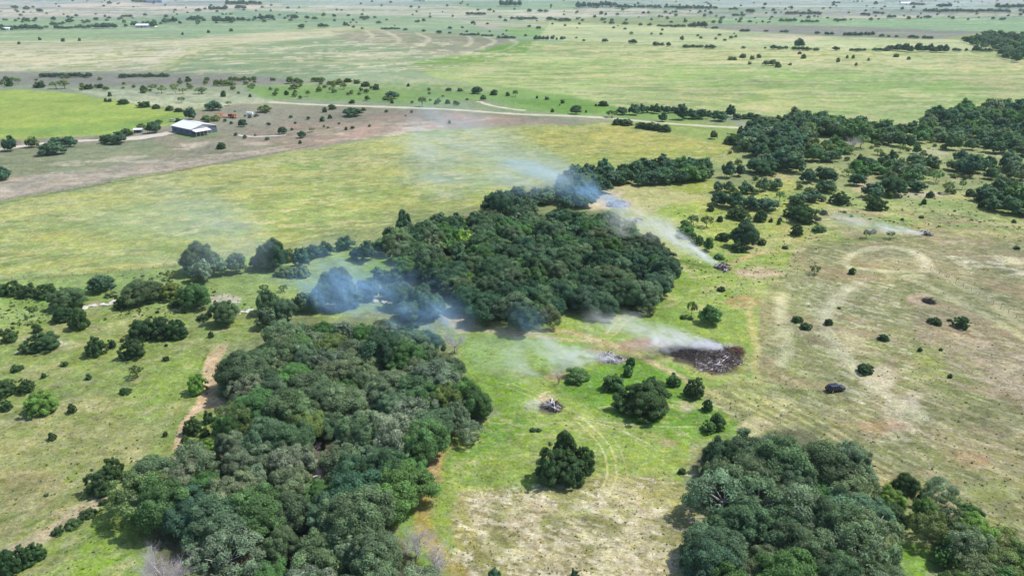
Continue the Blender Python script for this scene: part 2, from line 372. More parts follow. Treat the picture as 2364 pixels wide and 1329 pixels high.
region([(0, 712), (200, 716), (280, 690), (200, 668), (0, 680)], (140, 176, 78), 6, .7)
region([(720, 720), (860, 690), (900, 705), (830, 725), (760, 735)], (164, 188, 96), 4, .8)
region([(800, 640), (860, 600), (930, 585), (900, 612), (860, 640)], (134, 182, 82), 4, .95)
streaks(LP, (194, 190, 134), .6, 5.5, 2.8, .15, 81, .6)
streaks(LP, (128, 158, 62), .5, 6, 3, .25, 82, .4)
blob(95, 800, 70, 22, (200, 198, 170), .6, cut=.1); blob(170, 755, 60, 10, (186, 174, 130), .6)
blob(235, 705, 45, 9, (204, 184, 148), .9, cut=-.1); blob(520, 690, 40, 14, (216, 206, 188), .9, mot=.3); blob(570, 722, 30, 8, (210, 190, 156), .7, cut=0)
blob(470, 712, 26, 7, (196, 180, 150), .6)
region([(-40, 1290), (0, 1262), (90, 1225), (180, 1160), (240, 1130), (245, 1150), (190, 1190), (110, 1245), (30, 1290), (-40, 1340)], (208, 192, 158), 5, .95, mot=.2)
region([(-20, 1270), (100, 1190), (200, 1140), (160, 1200), (60, 1270)], (196, 180, 140), 7, .6, cut=0)
region([(398, 1040), (410, 985), (455, 930), (470, 880), (480, 820), (500, 797), (522, 797), (512, 850), (500, 910), (540, 945), (535, 965), (495, 945), (460, 950), (430, 985), (420, 1040)], (224, 196, 154), 3, 1.0, mot=.15)
stroke([(250, 900), (330, 960), (400, 1010)], .5, (180, 190, 120), .4); stroke([(478, 812), (462, 850), (450, 880)], .7, (120, 140, 70), .6)
# ---- clearing in the centre and strip to the right of the woods
region([(1030, 740), (1120, 740), (1280, 735), (1420, 700), (1520, 690), (1570, 620), (1480, 530), (1440, 470), (1340, 480), (1300, 430), (1520, 425), (1700, 470), (1760, 540), (1850, 560), (1760, 700), (1740, 860), (1600, 920), (1740, 1000), (1600, 1010), (1560, 1160), (1640, 1300), (1600, 1600), (1000, 1600), (900, 1200), (1010, 1100), (1020, 1000), (1160, 960), (1080, 860)], (156, 178, 86), 6)
region([(1340, 470), (1350, 435), (1440, 425), (1600, 440), (1680, 470), (1560, 470), (1480, 500), (1420, 470)], (196, 190, 134), 6, .85, mot=.2)
region([(1340, 480), (1370, 430), (1440, 440), (1400, 480)], (214, 200, 172), 6, .8)
region([(1440, 500), (1540, 500), (1640, 560), (1560, 600), (1490, 545)], (184, 192, 130), 8, .7)
stroke([(1310, 440), (1450, 430), (1540, 432), (1640, 460), (1700, 500)], 2.5, (210, 188, 146), .7)
region([(1540, 418), (1640, 415), (1650, 440), (1600, 445), (1545, 430)], (162, 176, 64), 4, .9)
stroke([(1475, 535), (1510, 552), (1545, 582), (1600, 640)], 2.6, (204, 190, 140), .7)
region([(1300, 870), (1440, 830), (1560, 850), (1610, 900), (1740, 990), (1600, 1000), (1480, 985), (1380, 950), (1290, 900)], (110, 172, 46), 9, .95, mot=.15)
region([(1480, 1000), (1700, 960), (1740, 1000), (1600, 1020)], (134, 182, 60), 8, .7)
region([(1080, 850), (1180, 860), (1230, 900), (1180, 960), (1100, 920)], (126, 178, 58), 10, .8, mot=.2)
region([(1050, 780), (1200, 780), (1380, 770), (1400, 830), (1200, 850), (1090, 850)], (138, 184, 96), 10, .7)
region([(1500, 700), (1590, 720), (1590, 760), (1450, 755), (1440, 720)], (128, 172, 58), 8, .7, mot=.3)
region([(1560, 600), (1640, 590), (1620, 660), (1570, 690), (1560, 640)], (138, 172, 70), 6, .7)
region([(1010, 1080), (1080, 1000), (1160, 960), (1240, 960), (1200, 1010), (1080, 1060)], (120, 178, 54), 8, .85, mot=.2)
region([(900, 1180), (1000, 1130), (1000, 1240), (1060, 1320), (980, 1329), (930, 1240)], (132, 184, 48), 6, .95)
region([(1260, 1100), (1380, 1070), (1350, 1150), (1300, 1145)], (134, 176, 52), 6, .8)
region([(1040, 1180), (1070, 1130), (1150, 1125), (1280, 1125), (1420, 1090), (1560, 1110), (1630, 1230), (1600, 1300), (1580, 1400), (1100, 1400), (1060, 1280)], (176, 170, 112), 10, .95, mot=.1)
region([(1070, 1140), (1260, 1128), (1300, 1170), (1440, 1110), (1540, 1190), (1620, 1240), (1600, 1300), (1500, 1380), (1250, 1380), (1120, 1260)], (218, 206, 162), 12, .9, cut=-.25)
region([(1100, 1150), (1300, 1150), (1380, 1200), (1250, 1280), (1120, 1230)], (184, 166, 134), 12, .6, cut=0)
streaks([(1040, 1130), (1640, 1090), (1640, 1400), (1040, 1400)], (232, 222, 188), .8, 2.2, 1.0, .15, 91, -.4)
streaks([(1040, 1130), (1640, 1090), (1640, 1400), (1040, 1400)], (142, 138, 84), .65, 1.8, .8, .2, 92, -.4)
streaks([(1040, 980), (1700, 900), (1640, 1200), (1040, 1200)], (196, 196, 126), .6, 3.5, 1.2, .15, 93, -.2)
blob(1545, 1020, 22, 9, (190, 176, 130), .8, cut=-.1); blob(1590, 925, 18, 26, (206, 190, 158), .75, cut=-.05)
stroke([(1030, 1000), (1010, 1040), (1000, 1100), (985, 1160), (978, 1220), (1010, 1270), (1060, 1329)], 3.4, (198, 172, 106), .8, .6)
region([(992, 1000), (1030, 1000), (1022, 1060), (1010, 1110), (985, 1110), (990, 1050)], (206, 178, 122), 3, .85)
stroke([(1330, 965), (1420, 985), (1500, 1025)], .5, (222, 216, 166), .8)
stroke([(1330, 960), (1400, 975), (1520, 985), (1640, 985)], .5, (216, 212, 156), .6)
stroke([(1335, 965), (1385, 1010), (1410, 1050), (1415, 1100), (1400, 1130)], .45, (218, 214, 150), .75, par=1.9)
stroke([(1380, 1000), (1420, 1020), (1440, 1100)], .4, (206, 200, 140), .5, par=1.8)
stroke([(1180, 890), (1230, 910), (1300, 950), (1480, 1000)], .5, (206, 204, 140), .5, par=1.8)
stroke([(1480, 720), (1440, 735), (1410, 770)], .6, (214, 190, 138), .8, par=2.4)
stroke([(1050, 725), (1100, 755), (1180, 770), (1280, 762), (1340, 770), (1430, 800), (1560, 860), (1620, 900)], 2.6, (206, 184, 142), .75, .8)
stroke([(1120, 765), (1250, 778), (1380, 790)], 1.8, (212, 190, 150), .6, .8)
region([(1020, 720), (1070, 725), (1110, 760), (1060, 770), (1030, 745)], (212, 190, 164), 5, .8)
blob(1270, 915, 25, 14, (214, 192, 150), .9, cut=-.2); blob(1240, 935, 28, 14, (196, 196, 168), .7, mot=.4); blob(1275, 940, 26, 15, (110, 98, 92), .85, mot=.3)
blob(1480, 795, 58, 16, (170, 122, 106), .8, mot=.3); blob(1410, 800, 60, 14, (206, 186, 140), .6)
region([(1430, 810), (1560, 800), (1740, 820), (1720, 870), (1640, 880), (1560, 850), (1500, 830)], (186, 180, 122), 8, .7)
region([(1530, 800), (1600, 795), (1700, 800), (1715, 830), (1705, 866), (1640, 868), (1580, 840), (1535, 820)], (104, 92, 78), 5, .9, mot=.2)
blob(1600, 835, 60, 16, (60, 54, 50), .8, cut=-.1); blob(1660, 850, 50, 14, (66, 58, 54), .8, cut=-.1); blob(1690, 800, 26, 8, (180, 170, 176), .7, cut=-.1); blob(1610, 812, 34, 8, (176, 156, 146), .7, cut=-.1)
blob(1410, 828, 42, 12, (150, 140, 128), .8, mot=.3)
blob(1285, 868, 26, 10, (212, 176, 142), .7)
# ---- the right-hand pasture
RP = [(1850, 560), (1900, 480), (2364, 500), (3300, 560), (3300, 1600), (2364, 1300), (2180, 1200), (2040, 1130), (1900, 1010), (1760, 1000), (1620, 920), (1740, 850), (1760, 700)]
region(RP, (158, 159, 108), 10)
region([(1680, 470), (1900, 420), (2364, 470), (3300, 520), (3300, 580), (2364, 540), (1900, 560), (1700, 580)], (160, 176, 104), 10, .8)
region([(1950, 560), (2364, 560), (3300, 620), (3300, 900), (2364, 760), (2200, 640), (1980, 600)], (162, 158, 120), 14, .8, mot=.2)
region([(2100, 700), (2240, 700), (2364, 790), (2500, 900), (2400, 960), (2240, 880), (2120, 780)], (172, 156, 130), 14, .85, mot=.2)
region([(1980, 880), (2100, 900), (2364, 940), (2500, 1000), (2400, 1100), (2200, 1040), (2020, 960)], (176, 162, 126), 16, .6, mot=.4)
region([(1600, 460), (1760, 420), (1900, 470), (1960, 540), (1800, 560), (1640, 560)], (168, 182, 90), 10, .8, mot=.3)
region([(2000, 500), (2080, 490), (2150, 500), (2100, 530), (2020, 525)], (136, 180, 74), 6, .85, mot=.3)
region([(1840, 500), (1960, 520), (2000, 560), (1820, 560)], (150, 178, 82), 8, .7, mot=.4)
region([(1700, 620), (1880, 610), (1900, 700), (1760, 740), (1700, 700)], (166, 172, 110), 10, .5)
region([(2000, 790), (2240, 800), (2300, 960), (2100, 900), (1990, 850)], (152, 170, 90), 16, .55, mot=.4)
region([(1700, 840), (1850, 840), (1900, 900), (1800, 960), (1640, 920)], (172, 180, 104), 12, .6, mot=.3)
region([(1740, 560), (1900, 470), (1960, 500), (1860, 580)], (184, 174, 124), 8, .4, mot=.5)
streaks(RP, (206, 198, 156), .55, 4.5, 1.0, .12, 95, -.75)
streaks([(1880, 640), (2060, 640), (2160, 1020), (2000, 1020), (1840, 760)], (220, 210, 176), .6, 4, 1.3, .05, 195, -.9)
streaks([(2180, 590), (2400, 590), (2400, 640), (2240, 630)], (226, 218, 186), .85, 6, 2, -.1, 196, 0)
streaks([(2180, 760), (2400, 800), (2400, 960), (2200, 900)], (200, 184, 156), .6, 4, 1.5, .0, 197, -.7)
streaks(RP, (126, 134, 76), .55, 3.5, 1.0, .1, 96, -.75)
streaks(RP, (176, 156, 122), .6, 14, 5, .1, 97, -.6)
for a in [(1750, 628, 55, 14, (206, 184, 152), .95), (1720, 695, 42, 11, (184, 146, 106), .85), (1860, 660, 42, 9, (216, 206, 178), .8), (2300, 606, 80, 12, (214, 206, 168), .85), (2110, 638, 30, 4, (226, 216, 168), 1),
          (2135, 690, 42, 12, (196, 172, 148), .8), (1750, 575, 60, 9, (206, 188, 144), .6), (2170, 545, 40, 9, (200, 180, 146), .7), (2190, 560, 22, 6, (212, 196, 166), .7), (2060, 585, 60, 15, (182, 180, 134), .6),
          (2020, 880, 50, 34, (216, 204, 172), .85), (2090, 950, 60, 34, (206, 196, 164), .7), (1960, 800, 30, 34, (204, 198, 152), .6), (1900, 780, 30, 30, (190, 188, 132), .5), (1900, 710, 30, 16, (204, 200, 154), .5), (1650, 668, 30, 8, (208, 190, 152), .5),
          (2040, 985, 60, 20, (196, 156, 124), .5), (2230, 1055, 60, 22, (188, 158, 124), .5), (1830, 925, 60, 20, (212, 200, 152), .7), (1750, 985, 50, 18, (208, 196, 150), .8), (2060, 1110, 50, 16, (206, 190, 140), .6),
          (2250, 830, 80, 50, (186, 170, 140), .5), (2330, 880, 60, 50, (190, 174, 146), .6), (2120, 930, 40, 22, (206, 194, 168), .6), (1750, 870, 26, 12, (128, 178, 60), .8), (2290, 1130, 80, 30, (158, 170, 104), .5), (1640, 905, 40, 14, (196, 188, 128), .5)]:
    blob(*a, cut=-.15 if a[5] < .95 else None)
blob(2050, 590, 100, 26, (186, 184, 140), .0)
# mown oval and other pale curves
stroke([(1965, 620), (1950, 602), (1975, 580), (2040, 568), (2090, 575), (2130, 590), (2148, 606), (2146, 622)], 3.0, (214, 208, 162), .95, .8, .35)
stroke([(2110, 582), (2140, 598), (2147, 622)], 4, (222, 214, 176), .95, .8, .35)
stroke([(2000, 578), (2060, 572), (2090, 578)], 3, (208, 202, 160), .95, .8, .35)
stroke([(1990, 620), (2050, 628), (2130, 624)], 3, (206, 200, 156), .95, .8, .35)
stroke([(1810, 680), (1800, 720), (1812, 760), (1816, 800), (1800, 840)], 3.4, (204, 200, 152), .95, .9, .35)
stroke([(1990, 655), (1940, 675), (1905, 710), (1900, 760), (1930, 810), (1990, 860), (2040, 910), (2120, 960)], 4.2, (210, 204, 164), .95, .9, .35)
stroke([(1740, 690), (1730, 740), (1750, 790), (1740, 840), (1750, 880)], 2.0, (198, 192, 124), .95, .9, .35)
stroke([(1680, 612), (1720, 592), (1780, 580), (1850, 578)], 2.4, (214, 184, 134), .8, .8)
stroke([(1680, 622), (1740, 622), (1800, 632)], 2.4, (214, 188, 144), .7, .8)
stroke([(2095, 640), (2180, 680), (2280, 730), (2364, 778), (2500, 850)], 3.2, (204, 198, 150), .95, .8, .35)
stroke([(2150, 625), (2200, 640), (2280, 700), (2420, 780)], 5, (196, 190, 146), .95, .8, .35)
for q in range(9):
    o = q*26
    stroke([(1620+o, 905+o*.10), (1760+o, 960+o*.22), (1900+o, 1035+o*.3), (2060+o, 1120+o*.3), (2200+o, 1190+o*.3)], .8, (206, 196, 136) if q % 2 else (136, 146, 78), .6, .9, .7)
streaks([(1500, 430), (1760, 420), (1860, 580), (1760, 720), (1500, 720)], (204, 198, 138), .55, 6, 2.5, .15, 98, .3)
# ---- right upper woodland floor
region([(1720, 290), (2100, 290), (2364, 330), (3300, 380), (3300, 520), (2364, 480), (2100, 450), (1800, 430), (1700, 380)], (170, 178, 118), 6)
region([(1430, 276), (1700, 285), (1730, 330), (1640, 330), (1500, 300)], (152, 174, 96), 4, .9)
for a in [(1800, 410, 30, 10, (200, 182, 132), .8), (1990, 430, 26, 24, (210, 188, 150), .85), (2230, 410, 40, 12, (216, 202, 156), .9), (2120, 450, 70, 9, (206, 194, 168), .7), (2150, 355, 40, 12, (200, 196, 158), .8),
          (2230, 310, 12, 8, (220, 220, 200), .7), (1880, 305, 30, 8, (206, 200, 162), .7), (1935, 362, 14, 8, (214, 206, 184), .7), (2310, 355, 40, 9, (204, 202, 154), .7), (2060, 440, 24, 14, (204, 186, 140), .7), (1810, 430, 40, 12, (188, 190, 96), .8)]:
    blob(*a)
streaks([(1640, 470), (2364, 440), (2500, 520), (2364, 560), (1900, 560)], (204, 190, 140), .5, 16, 5, .15, 99, -.2)
# ---- lower right clearing, creek bed, wood floors
region([(2060, 1230), (2180, 1280), (2130, 1329), (2080, 1329)], (134, 188, 60), 6, .9)
W1 = [(885, 548), (960, 520), (1040, 494), (1120, 490), (1200, 488), (1290, 480), (1400, 482), (1470, 530), (1530, 572), (1556, 615), (1550, 660), (1500, 695), (1400, 722), (1330, 705), (1275, 745), (1200, 758), (1120, 738), (1050, 710), (1040, 660), (960, 640), (915, 622), (925, 590), (905, 572)]
W2 = [(590, 790), (640, 745), (740, 722), (880, 735), (1000, 760), (1060, 830), (1080, 880), (1148, 915), (1152, 960), (1080, 1000), (1020, 985), (1000, 1060), (995, 1135), (900, 1165), (915, 1230), (960, 1290), (1010, 1340), (1020, 1420), (700, 1500), (330, 1450), (315, 1270), (358, 1210), (300, 1205), (292, 1150), (322, 1085), (405, 1048), (505, 1040), (500, 960), (555, 935), (495, 905), (500, 840)]
W3 = [(1585, 1065), (1600, 1030), (1660, 1012), (1790, 990), (1835, 978), (1880, 990), (1920, 1022), (1980, 1032), (2010, 1090), (2000, 1150), (2035, 1225), (2075, 1285), (2105, 1340), (2140, 1460), (1540, 1460), (1590, 1290), (1640, 1230), (1590, 1160)]
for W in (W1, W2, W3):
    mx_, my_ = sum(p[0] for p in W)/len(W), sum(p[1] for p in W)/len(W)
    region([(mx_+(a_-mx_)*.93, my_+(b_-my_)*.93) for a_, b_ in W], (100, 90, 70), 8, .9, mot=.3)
region([(680, 1320), (690, 1215), (714, 1150), (716, 1080), (746, 1082), (744, 1150), (728, 1215), (716, 1320)], (150, 138, 112), 5, .95)
region([(690, 1300), (700, 1215), (722, 1150), (726, 1080), (738, 1082), (734, 1150), (716, 1215), (706, 1300)], (226, 222, 210), 4, .9)
# broad natural variation
vr = (1+.10*n_big+.12*n_mid*near**.5+.17*n_sm*near**.6+.16*n_xs*near+.15*n_far*(1-.5*near))
col *= vr[:, None]
tint = (.06*n_mid+.05*n_far)[:, None]*np.array([1, 0.1, -.6]); col *= (1+tint)
col = np.clip(col, .01, .75)
idx = np.arange(nr*na).reshape(nr, na)
nxt = np.roll(idx, -1, axis=1)
F = np.stack([idx[:-1], nxt[:-1], nxt[1:], idx[1:]], -1).reshape(-1, 4)
gm = bpy.data.materials.new("pasture_ground"); gm.use_nodes = True; n = gm.node_tree; b = n.nodes["Principled BSDF"]
b.inputs["Roughness"].default_value = .95; b.inputs["Specular IOR Level"].default_value = .05
at = n.nodes.new("ShaderNodeAttribute"); at.attribute_name = "soil"
tc = n.nodes.new("ShaderNodeTexCoord")
def nz(scale, det=4, rough=.6, dist=0, stretch=None):
    t = n.nodes.new("ShaderNodeTexNoise"); t.inputs["Scale"].default_value = scale; t.inputs["Detail"].default_value = det
    t.inputs["Roughness"].default_value = rough; t.inputs["Distortion"].default_value = dist
    if stretch:
        mp = n.nodes.new("ShaderNodeMapping"); mp.inputs["Scale"].default_value = stretch[:3]; mp.inputs["Rotation"].default_value = (0, 0, stretch[3])
        n.links.new(tc.outputs["Object"], mp.inputs[0]); n.links.new(mp.outputs[0], t.inputs["Vector"])
    else: n.links.new(tc.outputs["Object"], t.inputs["Vector"])
    return t.outputs["Fac"]
def mrange(x, a, b_, c, d):
    m = n.nodes.new("ShaderNodeMapRange"); m.clamp = True
    for i, v in zip((1, 2, 3, 4), (a, b_, c, d)): m.inputs[i].default_value = v
    n.links.new(x, m.inputs[0]); return m.outputs[0]
def mul(x, y):
    m = n.nodes.new("ShaderNodeMath"); m.operation = 'MULTIPLY'; n.links.new(x, m.inputs[0]); n.links.new(y, m.inputs[1]); return m.outputs[0]
g1 = mrange(nz(1.1, 5, .75, .4), .3, .7, .68, 1.32)
g2 = mrange(nz(.28, 5, .65, .6, (1, 2.2, 1, .35)), .3, .7, .84, 1.16)
g3 = mrange(nz(1.5, 4, .75), .55, .70, 1.0, .5)
g4 = mrange(nz(1.6, 3, .7, .3, (1, 1.8, 1, -.5)), .52, .68, 1.0, 1.5)
fac = mul(mul(g1, g2), mul(g3, g4))
vm = n.nodes.new("ShaderNodeVectorMath"); vm.operation = 'SCALE'
n.links.new(at.outputs["Color"], vm.inputs[0]); n.links.new(fac, vm.inputs["Scale"])
hs = n.nodes.new("ShaderNodeHueSaturation"); n.links.new(vm.outputs[0], hs.inputs["Color"])
n.links.new(mrange(nz(.16, 4), .3, .7, .488, .512), hs.inputs["Hue"]); n.links.new(mrange(nz(.5, 4), .3, .7, .8, 1.15), hs.inputs["Saturation"])
n.links.new(hs.outputs[0], b.inputs["Base Color"])
bp = n.nodes.new("ShaderNodeBump"); bp.inputs["Strength"].default_value = .55; bp.inputs["Distance"].default_value = .35
n.links.new(nz(1.3, 5, .7), bp.inputs["Height"]); n.links.new(bp.outputs[0], b.inputs["Normal"])
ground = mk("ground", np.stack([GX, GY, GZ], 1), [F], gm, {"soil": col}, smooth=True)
if True:   # make sure the sheet faces up
    ground.data.flip_normals() if ground.data.polygons[5000].normal.z < 0 else None
tag(ground, kind="structure")
# ---------------------------------------------------------------- roads as thin sheets
def strip(name, P, wm, m, lift=.06):
    Q = [tuple(gp(*p)[:2]) for p in P]
    for _ in range(2):
        S = [Q[0]]
        for i in range(len(Q)-1):
            (a0, b0), (a1, b1) = Q[i], Q[i+1]
            S += [(a0*.75+a1*.25, b0*.75+b1*.25), (a0*.25+a1*.75, b0*.25+b1*.75)]
        Q = S+[Q[-1]]
    T = []
    for (a0, b0), (a1, b1) in zip(Q[:-1], Q[1:]):
        k = max(1, int(math.hypot(a1-a0, b1-b0)/5)); T += [(a0+(a1-a0)*i/k, b0+(b1-b0)*i/k) for i in range(k)]
    T.append(Q[-1]); V = []; T = np.array(T)
    d = np.gradient(T, axis=0); d /= np.linalg.norm(d, axis=1)[:, None]+1e-9
    nn = np.stack([-d[:, 1], d[:, 0]], 1)
    ww = wm/2*(1+.18*np.sin(np.arange(len(T))*1.7)+rng.uniform(-.1, .1, len(T)))
    for s in (-1, -.5, 0, .5, 1):
        q = T+nn*(ww*s)[:, None]; V.append(np.stack([q[:, 0], q[:, 1], hgt(q[:, 0], q[:, 1])+lift*(1-.6*abs(s))], 1))
    V = np.stack(V, 1); k = len(T); I = np.arange(k*5).reshape(k, 5)
    F = np.stack([I[:-1, :-1], I[1:, :-1], I[1:, 1:], I[:-1, 1:]], -1).reshape(-1, 4)
    o = mk(name, V.reshape(-1, 3), [F], m, smooth=True)
    if o.data.polygons[0].normal.z < 0: o.data.flip_normals()
    tag(o, kind="structure"); return o
M_grav = mat("pale_gravel", tuple(lin((226, 220, 186))), .95, noise=(.2, .12)); M_cal = mat("white_caliche", tuple(lin((236, 222, 208))), .95, noise=(.3, .1))
M_soil = mat("reddish_dirt", tuple(lin((206, 168, 128))), .95, noise=(.4, .2))
stroke([(-400, 196), (0, 206), (300, 217), (560, 233), (640, 237)], 6, (206, 204, 170), .7, .7)
strip("gravel_road", [(620, 236), (830, 245), (1100, 257), (1300, 267), (1450, 277), (1560, 287), (1640, 292), (1720, 296)], 7, M_grav, .15)
strip("farm_track", [(1105, 234), (1130, 244), (1180, 252), (1215, 256)], 5, M_grav, .12)
strip("driveway", [(-200, 362), (0, 345), (80, 333), (160, 326), (240, 323), (300, 319), (350, 312), (400, 306)], 6.5, M_cal, .1)
strip("driveway_yard", [(285, 322), (330, 319), (380, 309), (402, 305)], 10, M_cal, .16)
strip("pasture_path", [(540, 310), (575, 316), (610, 315), (660, 312)], 3, M_cal, .1)
# ---------------------------------------------------------------- crowns
def icos():
    t = (1+5**.5)/2
    V = np.array([(-1, t, 0), (1, t, 0), (-1, -t, 0), (1, -t, 0), (0, -1, t), (0, 1, t), (0, -1, -t), (0, 1, -t), (t, 0, -1), (t, 0, 1), (-t, 0, -1), (-t, 0, 1)], float)
    V /= np.linalg.norm(V[0])
    F = np.array([(0, 11, 5), (0, 5, 1), (0, 1, 7), (0, 7, 10), (0, 10, 11), (1, 5, 9), (5, 11, 4), (11, 10, 2), (10, 7, 6), (7, 1, 8), (3, 9, 4), (3, 4, 2), (3, 2, 6), (3, 6, 8), (3, 8, 9), (4, 9, 5), (2, 4, 11), (6, 2, 10), (8, 6, 7), (9, 8, 1)])
    return V, F
ICV, ICF = icos()
def crown(seed, lumps=46, leaves=14000, leaf=.026, shape='oak', core=.84, lr=(.09, .17), sparse=False, holes=.15):
    """a crown one unit wide and high: leaf faces gathered in clumps over clumpy masses"""
    g = np.random.default_rng(seed)
    C0 = []; Rr = []; Od = []
    ph = g.uniform(0, 6.28, 4)
    for i in range(lumps):
        u = (i+.5)/lumps
        if shape == 'oak': z = 1-u*1.35
        else: z = 1-u*1.5
        a = i*2.39996+g.uniform(-.5, .5); s = math.sqrt(max(0, 1-z*z))
        d = np.array([math.cos(a)*s, math.sin(a)*s, z])
        lob = 1+.13*math.sin(3*a+ph[0])+.09*math.sin(5*a+ph[1])*s+g.uniform(-.13, .08)
        r = g.uniform(*lr)
        if shape == 'oak':
            p = np.array([d[0]*.5*lob, d[1]*.5*lob, .44+d[2]*.5*(lob if z > 0 else .75)])
        elif shape == 'cone':
            zz = u; p = np.array([d[0], d[1], 0]); p /= (np.linalg.norm(p)+1e-9)
            rad = .5*(.12+.88*(zz**.7))*lob; p = p*rad; p[2] = 1-zz*.9; r *= (.6+.6*zz)
        elif shape == 'dome':
            p = np.array([d[0]*.5*lob, d[1]*.5*lob, .28+d[2]*.66*lob if z > 0 else .22+d[2]*.2])
        else:
            p = np.array([d[0]*.46*lob, d[1]*.46*lob, .62+d[2]*.3])
        q = p.copy(); q -= d*r*.75
        if shape == 'cone': q = p-np.array([p[0], p[1], 0])*.3
        if g.random() < holes and z > -.2: q = q*np.array([.8, .8, .86])
        C0.append(q); Rr.append(r); Od.append(d)
    C0 = np.array(C0); Rr = np.array(Rr); Od = np.array(Od)
    for _ in range(lumps//5):      # smaller clumps poking out
        i = g.integers(lumps); d = Od[i]+g.normal(0, .5, 3); d /= np.linalg.norm(d)
        C0 = np.vstack([C0, C0[i]+d*Rr[i]*.8]); Rr = np.append(Rr, Rr[i]*.6); Od = np.vstack([Od, d])
    nl = len(C0)
    wt = Rr**2/np.sum(Rr**2); li = g.choice(nl, leaves, p=wt)
    d = g.normal(0, 1, (leaves, 3)); d /= np.linalg.norm(d, axis=1)[:, None]
    flip = np.sum(d*Od[li], 1) < -.25; d[flip] -= 2*np.sum(d[flip]*Od[li][flip], 1)[:, None]*Od[li][flip]
    pos = C0[li]+d*(Rr[li]*g.uniform(.74, 1.16, leaves))[:, None]
    if sparse: pos = C0[li]+d*(Rr[li]*g.uniform(.2, 1.25, leaves))[:, None]
    nn = d*1.0+g.normal(0, .42, (leaves, 3)); nn[:, 2] += .15; nn /= np.linalg.norm(nn, axis=1)[:, None]
    t = np.cross(nn, g.normal(0, 1, (leaves, 3))); t /= np.linalg.norm(t, axis=1)[:, None]; b_ = np.cross(nn, t)
    sz = leaf*g.uniform(.55, 1.3, leaves)[:, None]
    V = np.stack([pos-t*sz, pos-b_*sz*.6, pos+t*sz, pos+b_*sz*.6], 1).reshape(-1, 3)
    V[:, 2] = np.maximum(V[:, 2], .01)
    lt = g.uniform(.66, 1.32, nl)
    tone = np.repeat(lt[li]*g.uniform(.7, 1.3, leaves), 4)
    F4 = np.arange(leaves*4).reshape(-1, 4); F3 = np.zeros((0, 3), int)
    if core:
        cv = (C0[:, None, :]+ICV[None]*(Rr*core)[:, None, None]*g.uniform(.85, 1.1, (nl, 12))[:, :, None]).reshape(-1, 3)
        cv[:, 2] = np.maximum(cv[:, 2], .02)
        F3 = (ICF[None]+(np.arange(nl)*12)[:, None, None]).reshape(-1, 3)+len(V)
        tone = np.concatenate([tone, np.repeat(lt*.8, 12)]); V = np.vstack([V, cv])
        # a big inner mass so that the middle is never hollow
        z0, zr = {'oak': (.46, .34), 'cone': (.3, .28), 'dome': (.3, .3)}.get(shape, (.6, .15))
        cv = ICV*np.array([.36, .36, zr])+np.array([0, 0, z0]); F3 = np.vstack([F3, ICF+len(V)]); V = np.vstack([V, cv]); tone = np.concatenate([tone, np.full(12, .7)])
    return V, F3, F4, tone
def trunk_mesh(name, seed, h=.5, r=.035, limbs=6, spread=.3, mt=None):
    g = random.Random(seed); mb = MB()
    p = Vector((0, 0, -.06)); r0 = r
    for i in range(3):
        q = p+Vector((g.uniform(-.02, .02), g.uniform(-.02, .02), (h*.55+.06)/3)); mb.tube(p, q, r0, r0*.85, 7); p = q; r0 *= .85
    for k in range(limbs):
        a = k*6.283/limbs+g.uniform(-.4, .4)
        q = p+Vector((math.cos(a)*spread*.55, math.sin(a)*spread*.55, h*.35)); s = q+Vector((math.cos(a)*spread*.4, math.sin(a)*spread*.4, h*.35))
        mb.tube(p, q, r0*.65, r0*.4, 5); mb.tube(q, s, r0*.4, r0*.15, 5)
        for j in (-1, 1):
            mb.tube(q, q+Vector((math.cos(a+j)*spread*.4, math.sin(a+j)*spread*.4, h*.3)), r0*.3, r0*.1, 4)
    o = mb.build(name, mt or M_bark, smooth=True); return o
def branches(mb, p, d, L, r, g, lev, maxlev, spread=.6):
    steps = 3
    for i in range(steps):
        d = (d+Vector((g.gauss(0, .16), g.gauss(0, .16), g.gauss(.02, .12)))).normalized()
        q = p+d*(L/steps); mb.tube(p, q, r, r*.8, 5 if lev < 2 else 3); p = q; r *= .8
        if lev < maxlev and (i > 0 or lev > 0):
            for _ in range(2):
                e = (d+Vector((g.gauss(0, spread), g.gauss(0, spread), g.gauss(.1, spread*.6)))).normalized()
                branches(mb, p, e, L*g.uniform(.5, .72), r*.62, g, lev+1, maxlev, spread)
print("crowns...")
LIB = C
def crown_obj(name, *a, **k):
    V, F3, F4, tone = crown(*a, **k)
    return mk(name, V, [F3, F4], M_leaf, {"tone": tone})
PRO = {}
def hold(o):      # prototypes: the mesh is kept, the object is not
    me = o.data; bpy.data.objects.remove(o); return me
PRO['oak'] = [hold(crown_obj("crown", 100+i, lumps=74, leaves=20000, leaf=.0165, core=.8, lr=(.065, .15), holes=.28)) for i in range(7)]
PRO['thin'] = [hold(crown_obj("crown", 150+i, lumps=70, leaves=9500, leaf=.018, core=0, lr=(.06, .12), holes=.35)) for i in range(3)]
PRO['juniper'] = [hold(crown_obj("crown", 200+i, lumps=84, leaves=15000, leaf=.018, shape='dome', core=.75, lr=(.05, .12), holes=.25)) for i in range(4)]
PRO['cone'] = [hold(crown_obj("crown", 300+i, lumps=60, leaves=12000, leaf=.024, shape='cone', lr=(.09, .15), holes=.3)) for i in range(3)]
PRO['shrub'] = [hold(crown_obj("foliage", 400+i, lumps=40, leaves=4500, leaf=.036, shape='dome', core=.7, lr=(.07, .19), holes=.35)) for i in range(4)]
PRO['sparse'] = [hold(crown_obj("crown", 500+i, lumps=20, leaves=1500, leaf=.04, shape='flat', core=0, lr=(.09, .16), sparse=True)) for i in range(4)]
PRO['far'] = [crown(600+i, lumps=16, leaves=520, leaf=.075, lr=(.14, .24)) for i in range(5)]
